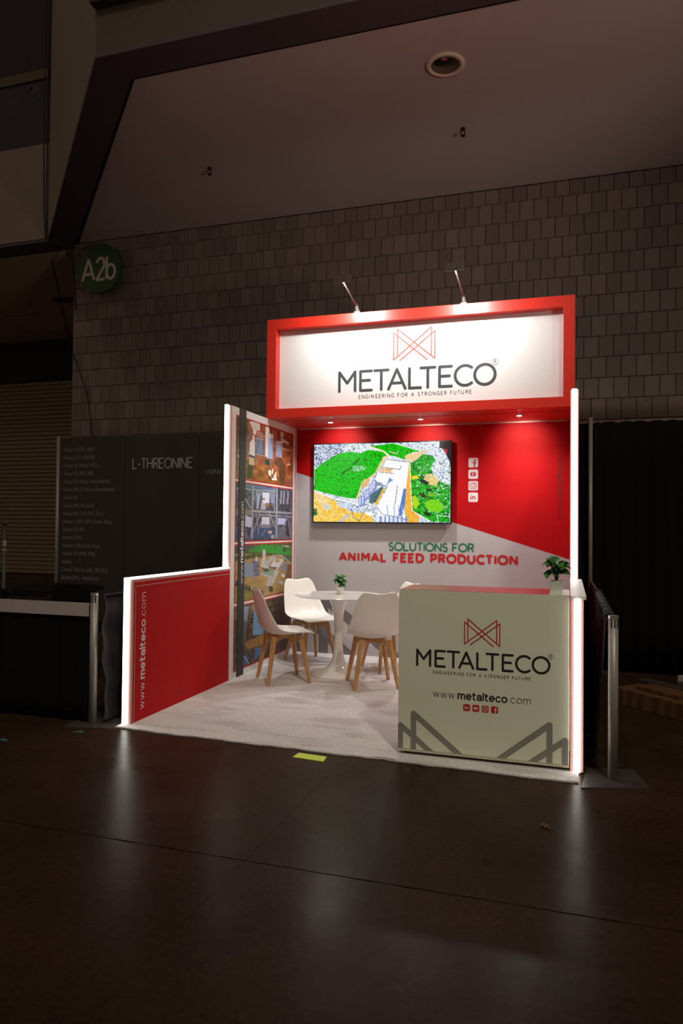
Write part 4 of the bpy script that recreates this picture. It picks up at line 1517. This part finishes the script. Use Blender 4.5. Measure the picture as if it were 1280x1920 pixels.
# ---- chairs
def build_chair(label):
    root = thing('dining_chair', label, 'chair', group='white shell chairs around the table')
    # shell: side profile (x forward, z up) with half width and edge lift
    prof = [(.235, .430, .185, .000), (.215, .446, .205, .004), (.13, .438, .222, .018), (.03, .425, .232, .034), (-.07, .420, .236, .052), (-.145, .434, .236, .078),
            (-.190, .475, .232, .088), (-.212, .535, .222, .078), (-.228, .600, .210, .062), (-.243, .670, .196, .048), (-.258, .740, .180, .036), (-.270, .795, .160, .026),
            (-.276, .822, .128, .016)]
    P = [Vector((a, 0, b)) for a, b, _, _ in prof]
    nu = 14
    v, fs = [], []
    for i, (a, b, hw_, lift) in enumerate(prof):
        d = (P[min(i + 1, len(P) - 1)] - P[max(i - 1, 0)]).normalized()
        nrm = Vector((-d.z, 0, d.x))
        if nrm.dot(Vector((1, 0, 1))) < 0:
            nrm = -nrm
        for j in range(nu + 1):
            s = j / nu * 2 - 1
            k = abs(s) ** 2.6
            q = P[i] + nrm * (lift * k)
            zoff = 0
            if i >= len(prof) - 2:      # saddle in the top edge
                zoff = -.010 * (1 - min(1, abs(s) * 1.5) ** 2)
            v.append((q.x, s * hw_, q.z + zoff))
    for i in range(len(prof) - 1):
        for j in range(nu):
            a = i * (nu + 1) + j
            fs.append((a, a + 1, a + nu + 2, a + nu + 1))
    mb = MB()
    mb.add(v, fs)
    sh = mb.build('shell', M['white_plastic'], root, rel=False, smooth=True)
    md = sh.modifiers.new('thickness', 'SOLIDIFY')
    md.thickness = .011
    md.offset = 1 if False else -1
    md2 = sh.modifiers.new('smooth_surface', 'SUBSURF')
    md2.levels = md2.render_levels = 1
    # seat cushion
    c, fs = [], []
    nx, ny = 10, 10
    for i in range(nx + 1):
        for j in range(ny + 1):
            a, b = i / nx * 2 - 1, j / ny * 2 - 1
            # rounded square
            ra = a * math.sqrt(1 - b * b * .28)
            rb = b * math.sqrt(1 - a * a * .28)
            e = max(0, 1 - max(abs(a), abs(b)) ** 6)
            c.append((.035 + ra * .165, rb * .185, .436 + .018 * e + .012 * abs(b) ** 3))
    for i in range(nx):
        for j in range(ny):
            a = i * (ny + 1) + j
            fs.append((a, a + ny + 1, a + ny + 2, a + 1))
    mb = MB()
    mb.add(c, fs)
    mb.build('seat_pad', M['white_plastic'], root, rel=False, smooth=True)
    # wooden cradle: two crossing boards
    for s in (-1, 1):
        mb = MB()
        a = Vector((.125, .125 * s, .398))
        b = Vector((-.125, -.125 * s, .398))
        d = (b - a).normalized()
        nn = Vector((-d.y, d.x, 0)) * .013
        n_ = 8
        top, bot = [], []
        for i in range(n_ + 1):
            t = i / n_
            p = a.lerp(b, t)
            dz = -.052 + .026 * math.sin(PI * t)
            top.append(p)
            bot.append(p + Vector((0, 0, dz)))
        vv = [p + nn for p in top] + [p - nn for p in top] + [p + nn for p in bot] + [p - nn for p in bot]
        N = n_ + 1
        ff = []
        for i in range(n_):
            ff += [(i, i + 1, N + i + 1, N + i), (2 * N + i + 1, 2 * N + i, 3 * N + i, 3 * N + i + 1), (i + 1, i, 2 * N + i, 2 * N + i + 1), (N + i, N + i + 1, 3 * N + i + 1, 3 * N + i)]
        ff += [(0, N, 3 * N, 2 * N), (n_, 2 * N + n_, 3 * N + n_, N + n_)]
        mb.add([tuple(q) for q in vv], ff)
        mb.build('cross_brace', M['wood'], root, rel=False)
    box('mount_hub', M['wood'], (-.07, .07, -.07, .07, .385, .415), root, rel=False)
    for sx in (-1, 1):
        for sy in (-1, 1):
            mb = MB()
            t0 = Vector((sx * .118, sy * .118, .405))
            t1 = Vector((sx * .187, sy * .187, 0))
            dg_ = Vector((sx, sy, 0)).normalized()
            pr = Vector((-dg_.y, dg_.x, 0))

            def ring(p, a, b):
                return [tuple(p + dg_ * a * i + pr * b * j) for i, j in ((-1, -1), (1, -1), (1, 1), (-1, 1))]
            r0, r1 = ring(t1, .0125, .013), ring(t0, .021, .018)
            mb.quad4(r1, r0)
            mb.build('leg', M['wood'], root, rel=False, bevel=.004)
    return root


def copy_chair(src, label):
    r = src.copy()
    COL.objects.link(r)
    r['label'] = label
    for ch in src.children:
        c = ch.copy()
        COL.objects.link(c)
        c.parent = r
    return r


c1 = build_chair('white shell chair on wooden legs next to the photo panel, seen side-on')
spots = [((.445, 1.665), 38, None), ((.36, 2.60), -38, 'white shell chair on wooden legs in the corner behind the table, facing out'),
         ((1.235, 1.755), 117, 'white shell chair on wooden legs seen from behind, beside the counter'),
         ((1.19, 2.50), 222, 'white shell chair on wooden legs mostly hidden behind the counter top')]
for i, (p, ang, lab) in enumerate(spots):
    ch = c1 if i == 0 else copy_chair(c1, lab)
    ch.location = (p[0], p[1], ZB)
    ch.rotation_euler = (0, 0, math.radians(ang))

# ---- small things on the floor
tp = MB().prism([(1.288, -.256), (1.488, -.276), (1.480, -.186), (1.296, -.172)], 0.0005, .003).build('floor_tape', M['tape'])
tag(tp, 'strip of neon yellow tape on the concrete at the carpet front edge', 'tape')
tp = MB().prism([(-.27, -.26), (-.19, -.235), (-.235, -.20)], 0.0003, .002).build('tape_scrap', M['bluetape'])
tag(tp, 'small blue tape triangle on the concrete near the left barrier post', 'tape')
tp = MB().prism([(-.62, -.56), (-.52, -.55), (-.57, -.52)], 0.0003, .002).build('tape_scrap', M['bluetape'])
tag(tp, 'small blue tape triangle at the left edge of the concrete floor', 'tape')
sc = MB()
for i in range(5):
    a, b = 2.745 + .012 * math.cos(i * 2), -.81 + .016 * math.sin(i * 1.7)
    sc.tube([(a - .012, b, .004), (a, b + .008, .010), (a + .013, b - .004, .004)], .0035, 5)
tag(sc.build('debris_scrap', M['scrap']), 'curled brown scrap on the concrete in front of the counter', 'debris')

# ---- barrier posts with base plates
for (x, y, plate, lab) in ((-.265, -.05, [(-.40, -.17), (-.05, -.115), (-.075, .14), (-.43, .10)], 'grey metal barrier post with slotted head left of the red panel'),
                           (3.082, -.05, [(2.914, -.235), (3.262, -.118), (3.20, .17), (2.95, .10)], 'grey metal barrier post with slotted head right of the counter')):
    t = thing('barrier_post', lab, 'post', (x, y, 0), group='barrier posts beside the stand')
    MB().prism(plate, 0.0005, .0065).build('base_plate', M['plate'], t)
    mb = MB()
    n = 20
    mb.tube([(x, y, .0065), (x, y, .89)], .027, n)
    mb.build('tube', M['post'], t, smooth=True)
    MB().tube([(x, y, .885), (x, y, .900)], .0285, 20).build('cap_ring', M['alu'], t)
    for a in (20, 70, 160, -40, -110, -75):
        ca, sa = math.cos(math.radians(a)), math.sin(math.radians(a))
        MB().box(x + .0268 * ca - .003, x + .0268 * ca + .003, y + .0268 * sa - .003, y + .0268 * sa + .003, .835, .882).build('slot', M['black'], t)

bt = box('barrier_belt', M['belt'], (-2.9, -.31, -.052, -.046, .735, .828))
tag(bt, 'pale grey flat belt stretched left from the left barrier post', 'belt')


def curtain(mb, x0, x1, y0, y1, z0, z1, fold=.02, wl=.11, n=None, ax='x', seed=0):
    """hanging folded cloth along a straight line, with thickness from its own folds"""
    L = math.hypot(x1 - x0, y1 - y0)
    n = n or max(8, int(L / .018))
    r = random.Random(seed)
    ph = r.uniform(0, 6)
    d = Vector((x1 - x0, y1 - y0, 0)) / L
    nn = Vector((-d.y, d.x, 0))
    rows = 6
    v, fs = [], []
    for k in range(rows + 1):
        tz = k / rows
        for i in range(n + 1):
            s = i / n * L
            w = fold * (.45 + .55 * (1 - tz)) * (math.sin(s / wl * 2 * PI + ph) + .4 * math.sin(s / wl * 3.7 + 2 * tz))
            p = Vector((x0, y0, 0)) + d * s + nn * w
            v.append((p.x, p.y, z0 + (z1 - z0) * tz))
    for k in range(rows):
        for i in range(n):
            a = k * (n + 1) + i
            fs.append((a, a + 1, a + n + 2, a + n + 1))
    mb.add(v, fs)


def solid(o, t=.004):
    md = o.modifiers.new('thickness', 'SOLIDIFY')
    md.thickness = t
    return o


# left neighbour: black skirt under the belt
t = thing('barrier_skirt', 'long black drape skirt under the pale belt at the left', 'drape', (-1.6, -.03, 0))
for i in range(3):
    mb = MB()
    curtain(mb, -2.9 + i * .865, -2.9 + (i + 1) * .865 - .005, -.025, -.025, .01, .80, .012, .17, seed=i)
    solid(mb.build('cloth_panel', M['cloth'], t, smooth=True))
MB().tube([(-2.9, -.02, .81), (-.3, -.02, .81)], .012, 8).build('rail', M['post'], t)
# crumpled side drape behind the left post
t = thing('side_drape', 'crumpled black drape hanging between the left post and the red panel', 'drape', (-.15, 1.4, 0))
mb = MB()
nn_, mm_ = 60, 30
v, fs = [], []
r = random.Random(5)
for k in range(mm_ + 1):
    for i in range(nn_ + 1):
        s = i / nn_
        tz = k / mm_
        x = -.205 + .014 * math.sin(s * 60 + 3 * tz) * (1 - .3 * tz) + .008 * math.sin(s * 130 + tz * 9) + .01 * math.sin(tz * 23 + s * 31)
        v.append((x, -.03 + s * 3.0 + .02 * math.sin(tz * 7), .012 + .876 * tz))
for k in range(mm_):
    for i in range(nn_):
        a = k * (nn_ + 1) + i
        fs.append((a, a + 1, a + nn_ + 2, a + nn_ + 1))
mb.add(v, fs)
solid(mb.build('cloth_panel', M['cloth2'], t, smooth=True))
MB().tube([(-.21, -.0, .875), (-.205, 3.0, .875)], .009, 8).build('rail', M['cloth'], t)

# right side: gathered cloth on the rail running back from the right post
t = thing('side_drape', 'black drape gathered over the rail behind the right barrier post', 'drape', (3.03, 1.4, 0))
mb = MB()
v, fs = [], []
nn_, mm_ = 90, 26
for k in range(mm_ + 1):
    tz = k / mm_
    for i in range(nn_ + 1):
        s = i / nn_
        front = -.02 + .16 * (1 - tz) ** 1.3
        y = front + (2.95 - front) * s
        x = 3.045 - .055 * (1 - tz) + .012 * math.sin(s * 95 + 2 * tz) * (.4 + .6 * (1 - tz)) + .006 * math.sin(s * 40)
        v.append((x, y, .012 + .872 * tz))
for k in range(mm_):
    for i in range(nn_):
        a = k * (nn_ + 1) + i
        fs.append((a, a + 1, a + nn_ + 2, a + nn_ + 1))
mb.add(v, fs)
solid(mb.build('cloth_panel', M['cloth2'], t, smooth=True))
MB().tube([(3.082, -.02, .885), (3.05, 2.98, .885)], .011, 8).build('rail', M['post'], t)
mb = MB()
n = 46
for i in range(n):
    y = .0 + i * .036
    ring = [(3.062 + .024 * math.cos(a), y + .006 * math.sin(a * 2 + i), .885 + .024 * math.sin(a)) for a in [j / 10 * 2 * PI for j in range(11)]]
    mb.tube(ring, .009, 6, cap=False)
mb.build('gathers', M['cloth2'], t, smooth=True)

# tall pipe-and-drape to the right
t = thing('pipe_and_drape', 'tall black pipe-and-drape backdrop to the right of the stand', 'drape', (4.5, 3.15, 0))
mb = MB()
curtain(mb, 2.945, 3.095, 3.20, 3.16, .015, 2.42, .01, .09, seed=19)
solid(mb.build('curtain', M['cloth'], t, smooth=True))
for i in range(4):
    mb = MB()
    curtain(mb, 3.10 + i * 1.0, 3.10 + (i + 1) * 1.0 - .01, 3.14, 3.14, .015, 2.42, .022, .14, seed=20 + i)
    solid(mb.build('curtain', M['cloth'], t, smooth=True))
MB().tube([(3.05, 3.10, 0.006), (3.05, 3.10, 2.46)], .020, 14).build('upright', M['post'], t, smooth=True)
MB().tube([(2.93, 3.16, 2.415), (7.1, 3.14, 2.435)], .014, 10).build('crossbar', M['post'], t, smooth=True)
box('base_plate', M['plate'], (2.95, 3.25, 3.0, 3.25, .0005, .006), t)

# left text banners
tx = ['Vitamin A (500, 1000)', 'Vitamin AD3 1000/200', 'Vitamin B1 (Mono, HCL)', 'Vitamin B2 (80%, 98%)', 'Vitamin B3 (Niacin, Nicotinamide)',
      'Vitamin B5 (D-Calcium Pantothenate)', 'Vitamin B6', 'Vitamin B9 (Folic Acid)', 'Vitamin B12 (1% HPLC, Pure)', 'Vitamin C (35%, 97% Coated, Plain)',
      'Vitamin D3 500', 'Vitamin E 50%', 'Vitamin H (Biotin 2%, Pure)', 'Vitamin K3 (MNB, MSB)', 'Inositol', 'Choline Chloride (60%, 70%,75%)', 'Betaine (HCL, Anhydrous)']
PBN = Plane((0, 3.10, 0), (1, 0, 0), (0, 0, 1), .003)
xs = [-3.12, -2.192, -1.205, -.07]
labs = ['tall dark banner panel listing vitamins in small grey lettering', 'tall dark banner panel reading L-THREONINE in grey capitals', 'tall dark banner panel reading LYSINE HCL next to the glowing panel edge']
for i in range(3):
    t = thing('text_banner', labs[i], 'banner', ((xs[i] + xs[i + 1]) / 2, 3.12, 0), group='dark banner panels behind the neighbouring stand')
    box('sheet', M['banner'], (xs[i] + .004, xs[i + 1] - .004, 3.10, 3.125, .02, 2.43), t, bevel=.002)
    MB().tube([(xs[i + 1] - .014, 3.12, .01), (xs[i + 1] - .014, 3.12, 2.465)], .008, 8).build('clip_pole', M['lamp_arm'], t)
    box('foot', M['plate'], (xs[i] + .3, xs[i + 1] - .3, 3.05, 3.2, .0, .02), t)
    if i == 0:
        for k, s in enumerate(tx):
            zz = 2.262 - k * (2.262 - .70) / 16
            font_text('lettering', s, PBN, -3.065, zz, .069, None, M['banner_dim'], t, narrow=.70)['kind'] = 'stuff'
    elif i == 1:
        letters(PBN, 'L-THREONINE', -2.083, 2.040, .116, .79, .0120, M['banner_text'], t, miter=True, nx=.78)
    else:
        font_text('lettering', 'LYSINE HCL', PBN, -1.117, 1.962, .075, .33, M['banner_dim'], t)['kind'] = 'stuff'
o = MB().tube([(-3.155, 3.11, 0), (-3.155, 3.11, 2.455)], .022, 14).build('banner_upright', M['post'], smooth=True)
tag(o, 'pale metal upright at the left end of the dark banner panels', 'pole')

# neighbouring stand furniture
t = thing('round_table', 'black round cocktail table in the dark neighbouring stand', 'table', (-1.75, 1.42, 0))
MB().lathe([(.001, .752), (.40, .752), (.41, .765), (.40, .778), (.001, .778)], 48).build('tabletop', M['cloth'], t, rel=False)
MB().lathe([(.26, 0), (.25, .015), (.05, .03), (.035, .08), (.035, .75)], 32).build('pedestal', M['cloth'], t, rel=False)
t = thing('folding_chair', 'dark chair back standing behind the pale belt at left', 'chair', (-1.25, .95, 0))
mb = MB()
v, fs = [], []
for i in range(13):
    s = i / 12 * 2 - 1
    for zz, w, d in ((.50, .235, 0), (.70, .23, .02), (.84, .215, .035), (.858, .195, .036)):
        v.append((-1.25 + s * w, 1.0 - .05 + .05 * s * s - d * 0 + .0, zz))
for i in range(12):
    for k in range(3):
        a = i * 4 + k
        fs.append((a, a + 4, a + 5, a + 1))
mb.add(v, fs)
solid(mb.build('backrest', M['cloth'], t, smooth=True), .02)
box('seat', M['cloth'], (-1.46, -1.04, .98, 1.40, .44, .48), t, bevel=.01)
for (a, b) in ((-1.45, .98), (-1.05, .98), (-1.45, 1.38), (-1.05, 1.38)):
    MB().tube([(a, b, .44 if b > 1.2 else .60), (a + (a + 1.25) * .1, b + (b - 1.18) * .12, 0)], .012, 8).build('leg', M['cloth'], t)
t = thing('pipe_stand', 'thin dark pole with yellow band and crossbar at the far left', 'pole', (-1.545, .5, 0))
MB().tube([(-1.545, .5, .012), (-1.545, .5, 1.37)], .016, 10).build('pole', M['pole_paint'], t, smooth=True)
MB().tube([(-1.545, .5, 1.37), (-1.545, .5, 1.385)], .030, 12).build('cap', M['pole_paint'], t)
MB().tube([(-1.545, .5, 1.15), (-1.545, .5, 1.165)], .0165, 10).build('yellow_ring', M['yellow'], t)
MB().tube([(-1.545, .5, 1.19), (-1.545, .5, 1.235)], .0165, 10).build('pale_sleeve', M['banner_dim'], t)
MB().tube([(-1.9, .5, .80), (-1.13, .5, .805)], .013, 8).build('crossbar', M['cloth'], t)
MB().tube([(-1.545, .5, .765), (-1.545, .5, .84)], .030, 10).build('clamp', M['cloth'], t)
MB().tube([(-1.545, .5, 0), (-1.545, .5, .012)], .14, 20).build('base', M['plate'], t)

# lumber stack at right
t = thing('lumber_beam', 'long thick raw timber beam lying on the concrete at right', 'timber', (3.7, 1.8, 0))
MB().quad4([(3.20, 1.84, .125), (4.05, .98, .125), (4.22, 1.20, .125), (3.40, 2.06, .125)], [(3.20, 1.84, .0), (4.05, .98, .0), (4.22, 1.20, .0), (3.40, 2.06, .0)]).build('beam', M['lumber'], t, bevel=.004)
o = MB().quad4([(3.36, 1.80, .155), (3.62, 1.53, .155), (3.74, 1.66, .155), (3.48, 1.93, .155)], [(3.36, 1.80, .126), (3.62, 1.53, .126), (3.74, 1.66, .126), (3.48, 1.93, .126)]).build('lumber_offcut', M['lumber'], bevel=.003)
tag(o, 'short flat timber offcut resting on the long beam at right', 'timber')
o = MB().quad4([(3.42, 2.42, .09), (4.05, 1.72, .09), (4.13, 1.80, .09), (3.50, 2.50, .09)], [(3.42, 2.42, .0), (4.05, 1.72, .0), (4.13, 1.80, .0), (3.50, 2.50, .0)]).build('metal_channel', M['plate'], bevel=.004)
tag(o, 'dark metal channel lying behind the timber beam', 'metal bar')
o = MB().quad4([(3.80, 2.92, .05), (3.88, 2.88, .04), (3.92, 2.95, .05), (3.84, 2.98, .045)], [(3.80, 2.92, 0), (3.88, 2.88, 0), (3.92, 2.95, 0), (3.84, 2.98, 0)]).build('foam_block', M['belt'])
tag(o, 'small pale block on the floor in front of the right drape', 'block')
